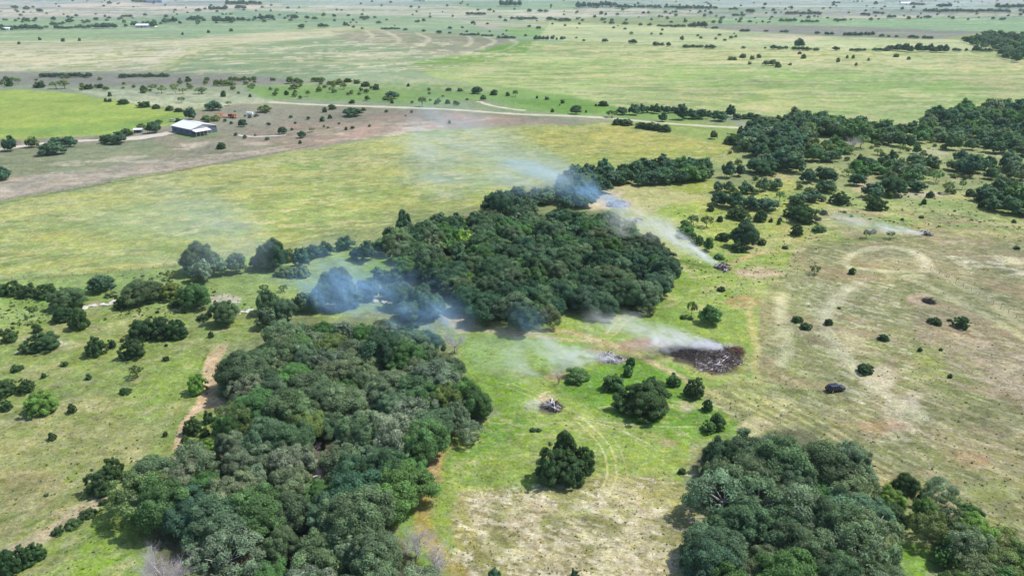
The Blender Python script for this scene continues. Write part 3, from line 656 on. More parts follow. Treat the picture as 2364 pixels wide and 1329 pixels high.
TRK = {'pale': [hold(trunk_mesh("trunk", 40+i, .62, .026, 6, .36, M_dead)) for i in range(3)], 'oak': [hold(trunk_mesh("trunk", i)) for i in range(4)], 'sparse': [hold(trunk_mesh("trunk", 20+i, .75, .03, 6, .34)) for i in range(3)]}
COL = dict(blue=(.096, .142, .078), dark=(.058, .106, .062), grey=(.134, .170, .100), green=(.085, .155, .055), yellow=(.19, .25, .045), olive=(.12, .155, .055), jun=(.056, .098, .040), pale=(.17, .22, .10), lime=(.14, .22, .055), silver=(.152, .182, .120), tan=(.30, .28, .19), straw=(.36, .35, .22), grass=(.16, .20, .07))
LOOK = dict(blue="blue-green", dark="dark green", grey="grey-green", green="mid-green", yellow="yellow-green", olive="olive green", silver="silvery grey", jun="dark green", pale="pale green", lime="bright green")
# ---------------------------------------------------------------- plant lists, boxes read off enlarged tiles
S = 2.9537
TILES = dict(A=(0, 0, S), B=(780, 0, S), C=(1564, 0, S), D=(0, 440, S), E=(780, 440, S), F=(1564, 440, S), G=(0, 879, S), H=(780, 879, S), I=(1564, 879, S), J=(1220, 720, 3.323), K=(560, 440, 4.154), L=(1640, 220, 3.265))
ITEMS = []   # dict(kind, col, x, y, w, h, zone)
def boxed(tile, kind, colr, txt, zone=None):
    ox, oy, s = TILES[tile]
    for t in txt.split(';'):
        v = [float(q) for q in t.split(',')]
        x0, y0, x1, y1 = v[:4]; n_ = int(v[4]) if len(v) > 4 else 1
        x0, x1 = ox+x0/s, ox+x1/s; y0, y1 = oy+y0/s, oy+y1/s
        if n_ > 1:
            hh = y1-y0
            for i in range(n_):
                cx = x0+(x1-x0)*(i+.5)/n_+random.uniform(-.15, .15)*(x1-x0)/n_; ww = (x1-x0)/n_*random.uniform(1.0, 1.5); h_ = hh*random.uniform(.65, 1.05)
                place_box(kind, colr, cx-ww/2, y1-h_, cx+ww/2, y1-random.uniform(0, .12)*hh, zone)
        else: place_box(kind, colr, x0, y0, x1, y1, zone)
def place_box(kind, colr, x0, y0, x1, y1, zone):
    cx, cy = (x0+x1)/2, (y0+y1)/2
    p = gp(cx, y1)
    for _ in range(3):
        dd = depth(p); wv = (x1-x0)*dd/FPX; hv = (y1-y0)*dd/FPX
        th = math.atan2(CH, math.hypot(p[0], p[1]))
        a2 = (hv/2)**2-(wv*.5*math.sin(th))**2
        z = 2*math.sqrt(max(a2, 0))/math.cos(th)
        z = min(max(z, .5*wv), 1.25*wv) if kind != 'sparse' else min(max(z, .6*wv), 1.4*wv)
        p = gp(cx, cy, z*.5)
    ITEMS.append(dict(kind=kind, col=colr, x=p[0], y=p[1], w=wv*1.06, h=z*1.05, zone=zone, px=cx, py=cy))
def wood(P, zone, space, size, cols, z=4.5, inset=2.3, kinds=('oak',), hfac=(.62, 1.02), skip=None):
    ty0 = min(p[1] for p in P); ty1 = max(p[1] for p in P)
    Q = [tuple(gp(px, py, z*(1.3-.85*(py-ty0)/(ty1-ty0)))[:2]) for px, py in P]
    xs = [q[0] for q in Q]; ys = [q[1] for q in Q]; pts = []
    g = random.Random(len(P)*7+int(space*10))
    dpos = [(gp(*q)[0], gp(*q)[1]+1.5) for q in ((385, 1400), (385, 1340), (962, 1285), (962, 1320), (1010, 1345), (1050, 815))]
    for _ in range(9000):
        x = g.uniform(min(xs), max(xs)); y = g.uniform(min(ys), max(ys))
        if not inpoly(np.array(x), np.array(y), Q): continue
        if seg_dist(np.array(x), np.array(y), Q, True) < inset: continue
        if skip and (skip(x, y) or any((x-a)**2+(y-b_)**2 < 42 for a, b_ in dpos)): continue
        s = space*g.uniform(.8, 1.15)
        if any((x-a)**2+(y-b_)**2 < s*s for a, b_ in pts): continue
        pts.append((x, y))
    for x, y in pts:
        w_ = size*g.uniform(.62, 1.32); k = g.choice(kinds)
        c = cols[int(min(.999, max(0, .5+.42*float(fbm(np.array(x), np.array(y), 20, 2, 77))+g.uniform(-.35, .35)))*len(cols))]
        h_ = (w_*.6+size*.4)*g.uniform(*hfac); px, py = proj(np.array(x), np.array(y), float(hgt(x, y))+h_*.5)
        ITEMS.append(dict(kind=k, col=c, x=x, y=y, w=w_, h=h_, zone=zone, px=float(px), py=float(py)))
Z1 = "the round central wood"; Z2 = "the lower left wood"; Z3 = "the lower right wood"; Z4 = "the upper right woodland"; Z5 = "the lower right copse"; Z6 = "the tree belt beyond"
creekfar = lambda x, y: seg_dist(np.array(x), np.array(y), CREEK) < (2.8 if y < 150 else 1.5)
wood(W1, Z1, 5.9, 9.0, ['dark', 'blue', 'dark', 'green', 'blue', 'grey', 'blue', 'dark'])
wood(W2, Z2, 6.0, 9.2, ['blue', 'grey', 'green', 'olive', 'silver', 'blue', 'grey', 'dark', 'green', 'blue', 'grey', 'silver'], skip=creekfar)
wood(W3, Z3, 6.2, 9.6, ['blue', 'dark', 'blue', 'green', 'grey', 'blue', 'grey'])
wood([(2030, 1140), (2100, 1098), (2185, 1100), (2200, 1180), (2260, 1180), (2290, 1225), (2364, 1215), (2460, 1400), (2230, 1420), (2185, 1350), (2190, 1300), (2140, 1235), (2070, 1210)], Z5, 5.0, 6.4, ['jun', 'olive', 'green', 'jun', 'grey', 'lime'], z=3, inset=.6)
wood([(1720, 300), (1765, 268), (1850, 264), (1880, 300), (1850, 330), (1850, 392), (1745, 398), (1748, 350), (1715, 335)], Z4, 8.2, 10.0, ['dark', 'blue', 'dark', 'grey'], inset=2)
wood([(1850, 266), (1920, 274), (2000, 284), (2060, 302), (2040, 322), (1960, 312), (1880, 300)], Z4, 6.5, 10, ['dark', 'green', 'blue', 'dark'], inset=1)
wood([(2050, 305), (2110, 288), (2165, 250), (2250, 236), (2364, 238), (2500, 250), (2500, 350), (2364, 356), (2290, 350), (2240, 320), (2190, 322), (2120, 320)], Z4, 10.0, 10, ['dark', 'blue', 'green', 'grey', 'dark'], inset=2)
wood([(1865, 322), (1945, 308), (1960, 340), (1930, 365), (1870, 372)], Z4, 9.5, 7.5, ['blue', 'green', 'olive'], inset=1)
wood([(1960, 378), (2050, 345), (2120, 352), (2170, 372), (2130, 410), (2060, 415), (1990, 408)], Z4, 9.6, 7.5, ['dark', 'blue', 'grey', 'green'], inset=1)
wood([(2190, 362), (2260, 345), (2330, 370), (2400, 385), (2400, 408), (2290, 405), (2210, 388)], Z4, 9.6, 8.5, ['dark', 'blue', 'grey'], inset=1)
wood([(2268, 425), (2330, 414), (2500, 420), (2500, 510), (2364, 484), (2290, 470)], Z4, 7.4, 8.6, ['dark', 'green', 'blue'], inset=1)
wood([(1380, 392), (1440, 384), (1500, 370), (1560, 366), (1640, 382), (1640, 412), (1500, 424), (1400, 424)], Z6, 6.2, 7.6, ['dark', 'green', 'dark'], z=2.5, inset=.8)
wood([(1300, 402), (1370, 388), (1400, 424), (1350, 470), (1300, 482), (1290, 440)], Z6, 7, 9, ['dark', 'blue'], z=4, inset=1)
wood([(1120, 475), (1180, 444), (1245, 425), (1275, 452), (1240, 478), (1150, 490)], Z6, 7, 9.5, ['blue', 'dark'], z=4, inset=1)
wood([(2228, 92), (2260, 84), (2285, 74), (2330, 80), (2500, 96), (2500, 160), (2364, 142), (2315, 130), (2290, 108)], Z4, 17, 13, ['blue', 'dark', 'green'], z=5, inset=1)
# distant trees, tile A
boxed('A', 'oak', 'dark', "20,935,105,1030;330,940,430,1005;275,985,430,1040;430,930,512,1000;730,905,855,980;1005,830,1090,905;1260,735,1330,815;1405,690,1505,752;1628,815,1680,865;1900,865,1955,915;2030,895,2085,940;-60,1145,62,1225")
boxed('A', 'oak', 'olive', "180,935,255,1005;1380,785,1445,832;1440,788,1500,826;1760,722,1845,762;935,845,985,880;1060,815,1105,845")
boxed('A', 'shrub', 'jun', "680,920,735,975;820,875,900,925;1195,805,1230,832;2195,730,2230,765;2240,712,2290,745;2180,795,2212,828;2235,780,2262,808;1480,968,1535,1015;2035,958,2055,980;710,670,730,695;735,672,760,695;805,678,870,710;940,698,1020,725;1042,712,1090,742;1128,722,1180,755;1195,738,1245,762;35,530,82,588;235,558,300,598;665,573,702,600;735,628,757,658;958,585,998,630;1262,520,1300,556;1505,620,1538,660;1938,618,1968,648;1695,640,1715,662;570,575,630,608;260,255,280,275;415,262,440,285;530,262,550,280;118,285,138,302;1410,205,1432,225;1235,222,1252,238;1560,195,1590,215")
boxed('A', 'sparse', 'pale', "100,530,140,575;345,555,410,605;400,545,475,605;1005,578,1052,612;1073,592,1130,635;1165,570,1215,642;1335,595,1410,640;1685,575,1718,620;1870,600,1905,640;2080,615,2118,660;2240,590,2280,630;2330,560,2363,610;2100,870,2150,900;1215,600,1270,640;1215,660,1260,700;1540,690,1580,720")
boxed('A', 'far', 'dark', "0,165,290,205,9;270,498,440,525,4;440,495,615,530,6;820,500,940,528,3;945,500,1150,526,7;370,172,500,200,5;505,170,620,195,4;640,160,690,195;705,155,790,195,3;895,148,945,180;965,145,1060,190,3;1110,120,1200,160,3;1285,105,1380,140,2;1450,115,1600,155,5;1615,120,1670,145,2;1768,95,1845,138,2;1845,105,1870,135;1980,102,2035,132;2030,165,2080,195;2175,160,2238,188,2;2340,150,2363,180;2130,115,2165,135;2080,110,2110,130;830,100,900,118,3;1330,60,1370,80;1420,38,1550,72,5;1540,5,1780,35,9;160,45,200,70;250,60,290,85;85,40,120,60;730,10,760,30;730,115,755,130;640,120,670,140;350,115,380,140;230,120,255,140;1600,40,1650,60;1215,145,1240,165;845,165,868,185;450,130,495,158;900,0,1000,18,4;1680,130,1710,145;1730,110,1750,140;340,155,420,170,4")
boxed('A', 'far', 'olive', "1465,540,1600,590,4;1560,520,1750,555,6;1960,525,2040,570,2;1980,575,2040,605;2130,525,2210,560,2;2230,540,2340,580,3;1840,530,1880,550;2200,580,2230,600;1210,545,1240,575")
# tile B
boxed('B', 'far', 'dark', "1625,5,1730,60,3;1900,28,1985,55,2;1990,38,2200,52,8;2230,40,2363,55,6;1105,0,1250,45,5;1290,62,1320,85;1370,65,1430,85,2;1420,118,1470,140;1470,125,1590,145,4;1180,118,1350,132,6;1095,110,1120,128;870,85,1010,103,5;775,103,790,118;905,145,935,165;525,138,560,155;260,145,295,162;40,155,70,178;60,98,85,112;155,115,210,128,2;240,112,262,126;290,188,425,202,6;445,195,475,208;570,205,600,215;670,210,710,228;750,182,780,200;750,218,775,232;830,228,945,242,5;980,235,1055,250,4;1090,245,1210,266,6;1120,228,1135,242;1340,245,1440,275,4;1448,248,1475,272;1485,258,1500,275;1515,250,1540,275;1350,180,1385,200;1290,172,1320,188;1810,145,1830,160;1850,145,1885,168;1940,150,1980,170;2050,160,2075,178;2110,160,2140,178;2180,168,2250,185,3;2260,165,2363,188,4;1800,265,1840,288;1985,270,2040,298;2145,285,2225,315,3;2240,290,2270,318;1665,268,1690,282;1895,90,1920,105;2070,80,2095,95;840,180,860,195;1010,155,1030,170;1270,235,1290,250;1020,60,1050,75;1340,120,1362,135;1730,12,1900,48,6")
boxed('B', 'oak', 'dark', "325,625,412,675;918,592,985,638;1588,720,1658,778;45,738,155,792;1910,715,2050,785,2;2060,712,2363,775,9;2190,770,2250,830;970,650,1008,685")
boxed('B', 'juniper', 'jun', "1875,808,1945,850;1930,812,2005,855;2030,832,2110,872;2090,838,2180,880;2150,845,2215,890;2200,850,2272,898")
boxed('B', 'shrub', 'jun', "160,555,215,590;240,570,280,612;110,543,150,570;40,538,95,555;470,570,490,590;735,598,775,618;815,602,850,622;1040,612,1088,648;1145,628,1172,655;1350,652,1366,672;1410,660,1440,680;1520,680,1545,705;1780,690,1845,722;1750,708,1768,725;1450,740,1475,765;1685,750,1700,768;733,680,765,708;655,690,672,715;785,683,806,712;75,680,115,705;360,680,380,705;160,735,190,755;45,862,65,888;750,818,770,842")
boxed('B', 'sparse', 'olive', "20,570,60,610;545,660,605,725;610,620,635,665;1190,615,1232,658;1505,705,1520,735;1830,755,1910,800")
# tile C
boxed('C', 'far', 'dark', "640,310,720,340,2;725,315,755,335;800,265,860,325;775,318,910,345,4;925,328,965,348;1060,320,1105,345;1180,330,1290,348,4;1335,325,1440,350,4;1435,305,1530,348,2;1535,298,1740,358,5;1735,305,1855,360,3;1880,328,1935,352,2;1960,330,1980,350;2015,312,2070,355;2060,325,2145,355,3;40,300,170,328,5;185,305,250,328,2;435,318,465,330;590,320,605,335;75,150,200,190,5;235,180,280,200,2;935,215,970,235;1010,218,1065,240,2;1130,216,1340,248,9;1375,235,1410,250;1430,240,1450,255;1480,240,1510,255;1570,240,1640,262,3;1670,245,1745,268,3;700,205,750,222,2;590,205,620,218;700,128,810,150,4;840,135,960,155,5;1070,125,1150,145,3;375,90,455,112,3;475,62,530,90;240,45,275,62;355,55,395,68,2;0,38,240,62,9;740,80,980,100,9;1340,75,1415,95,3;1590,15,1680,40,4;1680,60,2260,85,22;1770,20,1870,50,4;2170,25,2363,60,7;1430,105,1490,120,2;1255,90,1310,105,2;1060,10,1110,25,2;1340,10,1365,35;1680,110,1730,122,2;2200,122,2240,135,2;430,205,490,215,2;480,140,510,155;1945,240,2100,280,6")
boxed('C', 'shrub', 'olive', "425,365,470,395;495,380,525,405;540,370,572,395;480,420,505,440;668,425,710,460;755,430,780,445;820,352,845,370;845,370,875,400;1085,395,1108,425;1150,375,1168,400;1190,375,1210,400;1210,425,1228,450;1295,395,1312,415;1475,365,1510,390;1565,388,1590,408;345,385,375,410;375,388,405,410")
boxed('C', 'far', 'blue', "585,400,665,450,2;2120,215,2290,320,6")
boxed('C', 'oak', 'dark', "0,715,190,820,3;190,735,290,800,2;330,718,390,800;390,765,560,815,4;250,760,340,825")
# tile L
boxed('L', 'oak', 'dark', "95,500,190,625;190,510,260,625;220,665,320,740;0,730,130,830;120,730,260,850;240,760,360,860;350,780,510,865;690,570,800,660;800,540,950,650;810,640,950,730;700,720,830,800;1160,670,1300,775;1300,620,1480,755;1480,640,1620,720;1050,590,1160,680;205,240,260,300")
boxed('L', 'oak', 'blue', "590,740,720,830;20,650,100,730;100,650,180,730;350,630,440,720;430,630,545,710;0,265,50,330;1290,280,1400,370;1380,280,1470,385;1470,300,1550,400;1780,290,1890,410;1930,330,2020,410;1530,370,1590,440")
boxed('L', 'juniper', 'jun', "570,840,680,920;610,820,800,955;915,730,1050,820;1185,765,1320,860;135,840,300,930;1630,720,1690,770;2000,735,2080,800;1930,700,1990,760;110,305,250,350")
boxed('L', 'shrub', 'jun', "340,865,420,930;50,910,95,950;1595,780,1630,820;2025,800,2070,845;510,920,540,950;440,925,470,955;1435,925,1460,942;1575,905,1605,925;1050,900,1075,918;1000,870,1030,888;835,865,880,900;2275,935,2305,960")
boxed('L', 'sparse', 'pale', "490,720,560,800;1750,650,1840,740;1880,640,1930,710;1660,560,1760,660;1080,300,1200,400;1230,400,1300,450;1400,370,1470,430;1000,560,1090,600")
# tile D
boxed('D', 'shrub', 'jun', "-40,635,50,715;50,605,140,712;130,640,240,725;240,640,370,730;470,800,590,940;1150,740,1230,790;780,720,860,805;735,1010,785,1075;950,980,990,1035;220,905,280,965;15,930,105,1030;75,1185,150,1230;1420,960,1455,1000;1345,835,1425,885;1110,1125,1150,1160;585,1240,620,1290;415,1160,460,1195;1120,1040,1145,1060;820,1005,845,1030;365,790,490,890;280,1235,310,1280;1060,815,1085,835")
boxed('D', 'oak', 'blue', "355,655,565,800;845,610,1060,770;1250,355,1460,560;1300,480,1440,620;1440,445,1545,580;1545,430,1670,560;1450,755,1610,915")
boxed('D', 'oak', 'dark', "1755,335,1955,530;1700,440,1790,530;620,575,775,690")
boxed('D', 'oak', 'green', "1230,630,1420,800"); boxed('D', 'juniper', 'olive', "1080,620,1230,740")
boxed('D', 'juniper', 'jun', "880,870,1060,1000;1000,860,1170,1003;1120,870,1270,1003;580,990,715,1120;190,965,385,1090;830,1015,975,1140;-60,1280,95,1400;125,1280,220,1375")
boxed('D', 'shrub', 'pale', "720,680,800,720;1890,490,2110,590,3")
boxed('D', 'sparse', 'olive', "200,780,255,865;885,1185,975,1275;960,560,985,615;1030,575,1050,630;1085,550,1110,590;1120,540,1200,605;1770,640,1830,690;1900,640,1960,690;120,1060,170,1110")
boxed('D', 'juniper', 'lime', "1280,1240,1400,1380")
# tile K
boxed('K', 'oak', 'blue', "140,950,330,1180;300,990,500,1290;140,1120,330,1320;500,980,680,1160;660,900,860,1140;760,740,1040,990;840,860,1060,1140;1000,900,1150,1130;1330,890,1480,1040;1400,880,1640,1120;1600,900,1800,1120;1700,980,1930,1220;1480,1060,1720,1240")
boxed('K', 'oak', 'dark', "490,550,640,730;610,520,740,650;720,490,860,620;900,440,1060,560;1020,540,1150,660;1110,475,1260,690;1250,460,1400,610;1350,340,1480,520;1480,300,1640,470;1240,740,1400,860;1380,740,1540,880;1100,850,1200,980;1160,860,1330,1040;1640,310,1800,460;1780,220,1960,420;1640,420,1780,560")
boxed('K', 'cone', 'dark', "1450,200,1640,440"); boxed('K', 'oak', 'olive', "400,560,510,680")
# tile J, E, H
boxed('J', 'juniper', 'jun', "690,540,1100,780;860,500,1040,640;1210,500,1350,650;1340,660,1415,760;750,340,820,420")
boxed('J', 'shrub', 'green', "575,470,730,600;1060,470,1165,565;1340,830,1440,920;1400,770,1510,890;290,440,460,510;730,400,800,500")
boxed('J', 'cone', 'jun', "150,850,400,1290"); boxed('J', 'juniper', 'jun', "60,1030,300,1300;340,1000,510,1250;200,1090,440,1310")
boxed('J', 'shrub', 'jun', "925,800,975,835;1150,1190,1210,1240;10,885,60,915;60,890,100,915")
boxed('E', 'shrub', 'olive', "2020,760,2165,840;2050,700,2130,790")
# tile F
boxed('F', 'oak', 'dark', "380,230,550,390;420,190,500,290"); boxed('F', 'oak', 'green', "160,785,295,910;175,300,250,430")
boxed('F', 'juniper', 'jun', "375,340,470,415;780,225,858,305;265,285,360,340;550,325,605,370;1235,1175,1330,1245;1720,860,1800,910;1895,855,1990,935;530,130,605,210")
boxed('F', 'shrub', 'jun', "275,650,325,685;975,130,1020,160;205,95,250,140;275,170,310,210;630,190,650,210;1320,258,1360,290;1170,525,1215,570;785,850,850,895;840,900,915,945;1005,870,1055,915;1375,975,1445,1020;1640,1065,1670,1095;1785,1070,1810,1090;1840,870,1875,890;2295,375,2335,400;1670,55,1695,90;1650,172,1680,188;715,375,755,395;1845,1245,1875,1275;20,850,60,875;70,855,110,880;1090,790,1115,805")
boxed('F', 'shrub', 'green', "250,430,320,465;925,230,1010,280;680,190,705,240;100,300,180,370;20,200,100,260;0,240,120,320")
boxed('F', 'sparse', 'olive', "60,740,135,870;1265,265,1320,325;1425,272,1480,328;900,508,975,572;160,170,245,250;70,165,150,240")
# tile G
boxed('G', 'juniper', 'jun', "0,130,70,200;590,600,760,765;690,520,835,700;-40,1150,110,1320;70,1110,190,1280;150,1100,290,1230;1255,245,1365,360;460,150,515,218")
boxed('G', 'shrub', 'jun', "450,935,545,1000;355,990,430,1045;550,870,640,930;1240,370,1285,415;1110,340,1140,378;330,350,380,400;680,800,730,840;1385,205,1455,285;820,50,890,80;300,765,330,785;1365,320,1420,380")
boxed('G', 'juniper', 'lime', "175,55,370,220;1235,400,1350,500;1340,390,1480,500")
boxed('G', 'oak', 'green', "1480,220,1640,420")
# single accent trees inside the woods
boxed('E', 'oak', 'yellow', "805,270,935,400;840,370,940,450", Z1); boxed('E', 'oak', 'lime', "830,560,950,700;1000,190,1110,290", Z1)
boxed('H', 'oak', 'green', "0,640,290,900;30,780,250,980", Z2); boxed('H', 'oak', 'yellow', "365,600,420,680", Z2)
boxed('I', 'oak', 'grey', "1050,410,1290,640;1150,560,1330,780", Z3)
boxed('H', 'shrub', 'dark', "1020,1260,1110,1400;1590,1280,1640,1340")
boxed('G', 'oak', 'lime', "1060,900,1180,1010", Z2)
# ---------------------------------------------------------------- choose individuals, the rest is distant woodland
def appar(t): return max(t['w'], t['h'])/math.sqrt(t['x']**2+t['y']**2+CH**2)
def inview(t): return -60 < t['px'] < 2424 and -30 < t['py'] < 1400
trees = [t for t in ITEMS if t['kind'] in ('oak', 'cone', 'far')]
shrubs = [t for t in ITEMS if t['kind'] in ('juniper', 'shrub')]
spars = [t for t in ITEMS if t['kind'] == 'sparse']
trees.sort(key=lambda t: -(appar(t)+(1 if inview(t) else 0)))
indiv, rest = trees[:300], trees[300:]
shrubs.sort(key=lambda t: -(appar(t)+(1 if inview(t) else 0)))
print("items", len(ITEMS), "trees", len(trees), "shrubs", len(shrubs), "sparse", len(spars))
ORD = "first second third fourth fifth sixth seventh eighth ninth tenth eleventh twelfth thirteenth fourteenth fifteenth sixteenth seventeenth eighteenth nineteenth twentieth".split()
def ordn(i):
    if i < 20: return ORD[i]
    n_ = i+1; s = {1: 'st', 2: 'nd', 3: 'rd'}.get(n_ % 10, 'th') if n_ % 100 not in (11, 12, 13) else 'th'
    return f"{n_}{s}"
LAND = [("the black car", 1927, 896), ("the big charred pile", 1640, 825), ("the small ash pile", 1272, 937), ("the long pale ash pile", 1410, 828), ("the pile by the fork", 1666, 617), ("the far small pile", 2135, 541),
        ("the dead brush heap", 2143, 696), ("the metal barn", 450, 295), ("the orange trailer", 525, 266), ("the white driveway bend", 200, 325), ("the bright field tip", 410, 265), ("the reddish track fork", 500, 860),
        ("the round central wood", 1290, 600), ("the lower left wood", 700, 960), ("the lower right wood", 1800, 1150), ("the large pointed evergreen", 1310, 1060), ("the rocky ledge", 235, 705), ("the pale stony gully", 130, 1215), ("the gravel road junction", 1215, 256),
        ("the upper right woodland", 2060, 360), ("the upper right field edge", 1845, 105), ("the brown curved terraces", 1000, 95), ("the distant farm roofs", 340, 62), ("the pale mown oval", 2060, 600), ("the grey meadow snag", 1060, 790), ("the pile behind the wood", 1430, 470), ("the far right thicket", 2320, 105), ("the long yellow field", 700, 450), ("the left field corner", 60, 640), ("the top left hedge line", 90, 62)]
def dirword(dx, dy):
    a = math.degrees(math.atan2(-dy, dx))
    return ["to the right of", "up and right of", "directly above", "up and left of", "to the left of", "down and left of", "directly below", "down and right of"][int(((a+22.5) % 360)//45)]
def label_items(items, what):
    groups = {}
    for t in items:
        if t['zone'] and what == 'tree': continue
        best = min(LAND, key=lambda l: ((t['px']-l[1])**2+((t['py']-l[2])*1.6)**2)); dx, dy = t['px']-best[1], t['py']-best[2]
        groups.setdefault((best[0], dirword(dx, dy), LOOK[t['col']], what if what != 'x' else t['noun']), []).append((dx*dx+dy*dy, t))
    for (lm, dw, lk, nn_), lst in groups.items():
        lst.sort(key=lambda q: q[0])
        for i, (_, t) in enumerate(lst):
            r_ = "nearest" if i == 0 else ordn(i)+" nearest"
            t['label'] = f"{lk} {nn_}, the {r_} {dw} {lm}"
    zones = {}
    if what == 'tree':
        for t in items:
            if t['zone']: zones.setdefault(t['zone'], []).append(t)
    for z, lst in zones.items():
        lst.sort(key=lambda t: -t['py']); nrow = max(1, round(math.sqrt(len(lst)*.7))); per = math.ceil(len(lst)/nrow)
        for r_ in range(nrow):
            row = sorted(lst[r_*per:(r_+1)*per], key=lambda t: t['px'])
            for i, t in enumerate(row):
                t['label'] = f"{LOOK[t['col']]} oak, {ordn(i)} from left, {ordn(r_)} row of {z}"
label_items(indiv, 'tree'); label_items(shrubs, 'bush'); label_items(spars, 'thin open tree')
# ---------------------------------------------------------------- place the plants
print("placing...")
def link_mesh(name, me, parent=None, color=None):
    o = bpy.data.objects.new(name, me); C.objects.link(o)
    if parent: o.parent = parent
    if color: o.color = color
    return o
def tinted(c, amt=.14):
    b0 = np.array(COL[c])*np.array([1.36, 1.48, 1.40]); v = random.uniform(1-amt, 1+amt*1.2)
    h = b0*v*np.array([random.uniform(.9, 1.12), 1, random.uniform(.88, 1.12)]); return (*[float(q) for q in h], 1)
for t in indiv+spars:
    k = {'far': 'oak'}.get(t['kind'], t['kind']); z = float(hgt(t['x'], t['y']))
    nm = {'oak': 'oak_tree', 'cone': 'evergreen_tree', 'sparse': 'mesquite_tree'}[k]
    e = empty(nm, (t['x'], t['y'], z-.05), random.uniform(0, 6.28))
    e.scale = (t['w']*random.uniform(.94, 1.08), t['w']*random.uniform(.94, 1.08), t['h'])
    col_ = tinted(t['col'])
    if t['zone'] == Z2: q_ = random.choice((.95, 1.05, 1.15)); col_ = (col_[0]*q_, col_[1]*q_, col_[2]*q_, 1)
    thin = k == 'oak' and t['col'] in ('grey', 'silver', 'olive') and random.random() < .6
    link_mesh("crown", random.choice(PRO['thin' if thin else k]), e, col_)
    link_mesh("trunk", random.choice(TRK['sparse' if k == 'sparse' else 'pale' if thin else 'oak']), e)
    grp = {'sparse': "thin mesquite trees scattered over the pasture"}.get(k, "trees of "+t['zone'] if t['zone'] else "trees standing over the pastures")
    tag(e, t['label'], 'tree', grp)
for t in shrubs:
    z = float(hgt(t['x'], t['y']))
    nm = 'juniper_bush' if t['kind'] == 'juniper' else 'shrub'
    o = link_mesh(nm, random.choice(PRO[t['kind']]), None, tinted(t['col']))
    o.location = (t['x'], t['y'], z-.05); o.rotation_euler = (0, 0, random.uniform(0, 6.28)); o.scale = (t['w'], t['w']*random.uniform(.9, 1.1), t['h'])
    tag(o, t['label'], 'bush', "bushes dotted over the pastures")
# distant woodland and specks nobody could count
def sprinkle(P, n_, w0, w1, c):
    xs = [p[0] for p in P]; ys = [p[1] for p in P]; k = 0
    while k < n_:
        px, py = random.uniform(min(xs), max(xs)), random.uniform(min(ys), max(ys))
        if not inpoly(np.array(px), np.array(py), P): continue
        p = gp(px, py); w_ = random.uniform(w0, w1); k += 1
        rest.append(dict(kind='far', col=c, x=p[0], y=p[1], w=w_, h=w_*random.uniform(.6, 1)))
sprinkle([(-100, 2), (1150, 2), (1250, 50), (600, 60), (-100, 55)], 110, 5, 11, 'blue')
sprinkle([(1250, 0), (2450, 0), (2450, 45), (1700, 58), (1300, 50)], 200, 5, 12, 'blue')
sprinkle([(800, 40), (1700, 60), (1700, 100), (1250, 90), (800, 70)], 40, 4, 8, 'olive')
sprinkle([(0, 180), (560, 185), (1100, 215), (1080, 245), (560, 228), (0, 200)], 70, 2.5, 5.5, 'olive')
sprinkle([(480, 250), (1000, 258), (700, 330), (520, 330)], 26, 1.5, 3, 'dark')
sprinkle([(1640, 300), (2364, 330), (2364, 460), (1700, 470)], 90, 2, 4.5, 'olive')
sprinkle([(0, 45), (700, 28), (700, 50), (0, 72)], 45, 6, 12, 'blue')
Vs, F3s, F4s, Ts, Cs = [], [], [], [], []; off = 0
for t in rest:
    V, F3, F4, tone = PRO['far'][random.randrange(5)]
    a = random.uniform(0, 6.28); ca, sa = math.cos(a), math.sin(a)
    X = (V[:, 0]*ca-V[:, 1]*sa)*t['w']+t['x']; Y = (V[:, 0]*sa+V[:, 1]*ca)*t['w']+t['y']; Zz = V[:, 2]*t['h']+float(hgt(t['x'], t['y']))-.1
    Vs.append(np.stack([X, Y, Zz], 1)); F3s.append(F3+off); F4s.append(F4+off); Ts.append(tone); Cs.append(np.tile(tinted(t['col'])[:3], (len(V), 1))); off += len(V)
o = mk("distant_woodland", np.vstack(Vs), [np.vstack(F3s), np.vstack(F4s)], M_leafs, {"tone": np.concatenate(Ts), "leafcol": np.vstack(Cs)})
tag(o, "hedges, copses and scrub dotting the far fields towards the horizon", "woodland", kind="stuff")
# weeds and grass tussocks on the near pastures
def weeds(P, n_, s0, s1, cols, thr=-.3):
    xs = [p[0] for p in P]; ys = [p[1] for p in P]
    px = rng.uniform(min(xs), max(xs), n_*3); py = min(ys)+(max(ys)-min(ys))*rng.random(n_*3)**.8
    k = inpoly(px, py, P); px, py = px[k][:n_], py[k][:n_]
    a = (px-CX)/FPX; b_ = (CY-py)/FPX; dz = -sP+b_*cP; t = CH/-dz; x = a*t; y = (cP+b_*sP)*t
    k = fbm(x, y, 18, 3, 55) > thr; x, y = x[k], y[k]; z = hgt(x, y); m = len(x)
    sz = rng.uniform(s0, s1, m)*rng.choice([.6, 1, 1, 1.6], m)
    cc = np.array([COL[c] for c in cols])[rng.integers(0, len(cols), m)]*rng.uniform(.75, 1.3, (m, 1))
    V = []; nq = 9
    for q in range(nq):
        th = rng.uniform(0, 6.28, m); rd = rng.uniform(0, .5, m); h_ = rng.uniform(.15, .6, m)
        c_ = np.stack([x+np.cos(th)*rd*sz, y+np.sin(th)*rd*sz, z+h_*sz*.4], 1)
        u = rng.normal(0, 1, (m, 3)); u /= np.linalg.norm(u, axis=1)[:, None]; v = np.cross(u, rng.normal(0, 1, (m, 3))); v /= np.linalg.norm(v, axis=1)[:, None]
        w_ = (sz*.28)[:, None]; V.append(np.stack([c_-u*w_, c_-v*w_, c_+u*w_, c_+v*w_], 1))
    V = np.stack(V, 1).reshape(-1, 3)
    return V, np.repeat(cc, nq*4, 0), rng.uniform(.6, 1.4, len(V)//4).repeat(4)
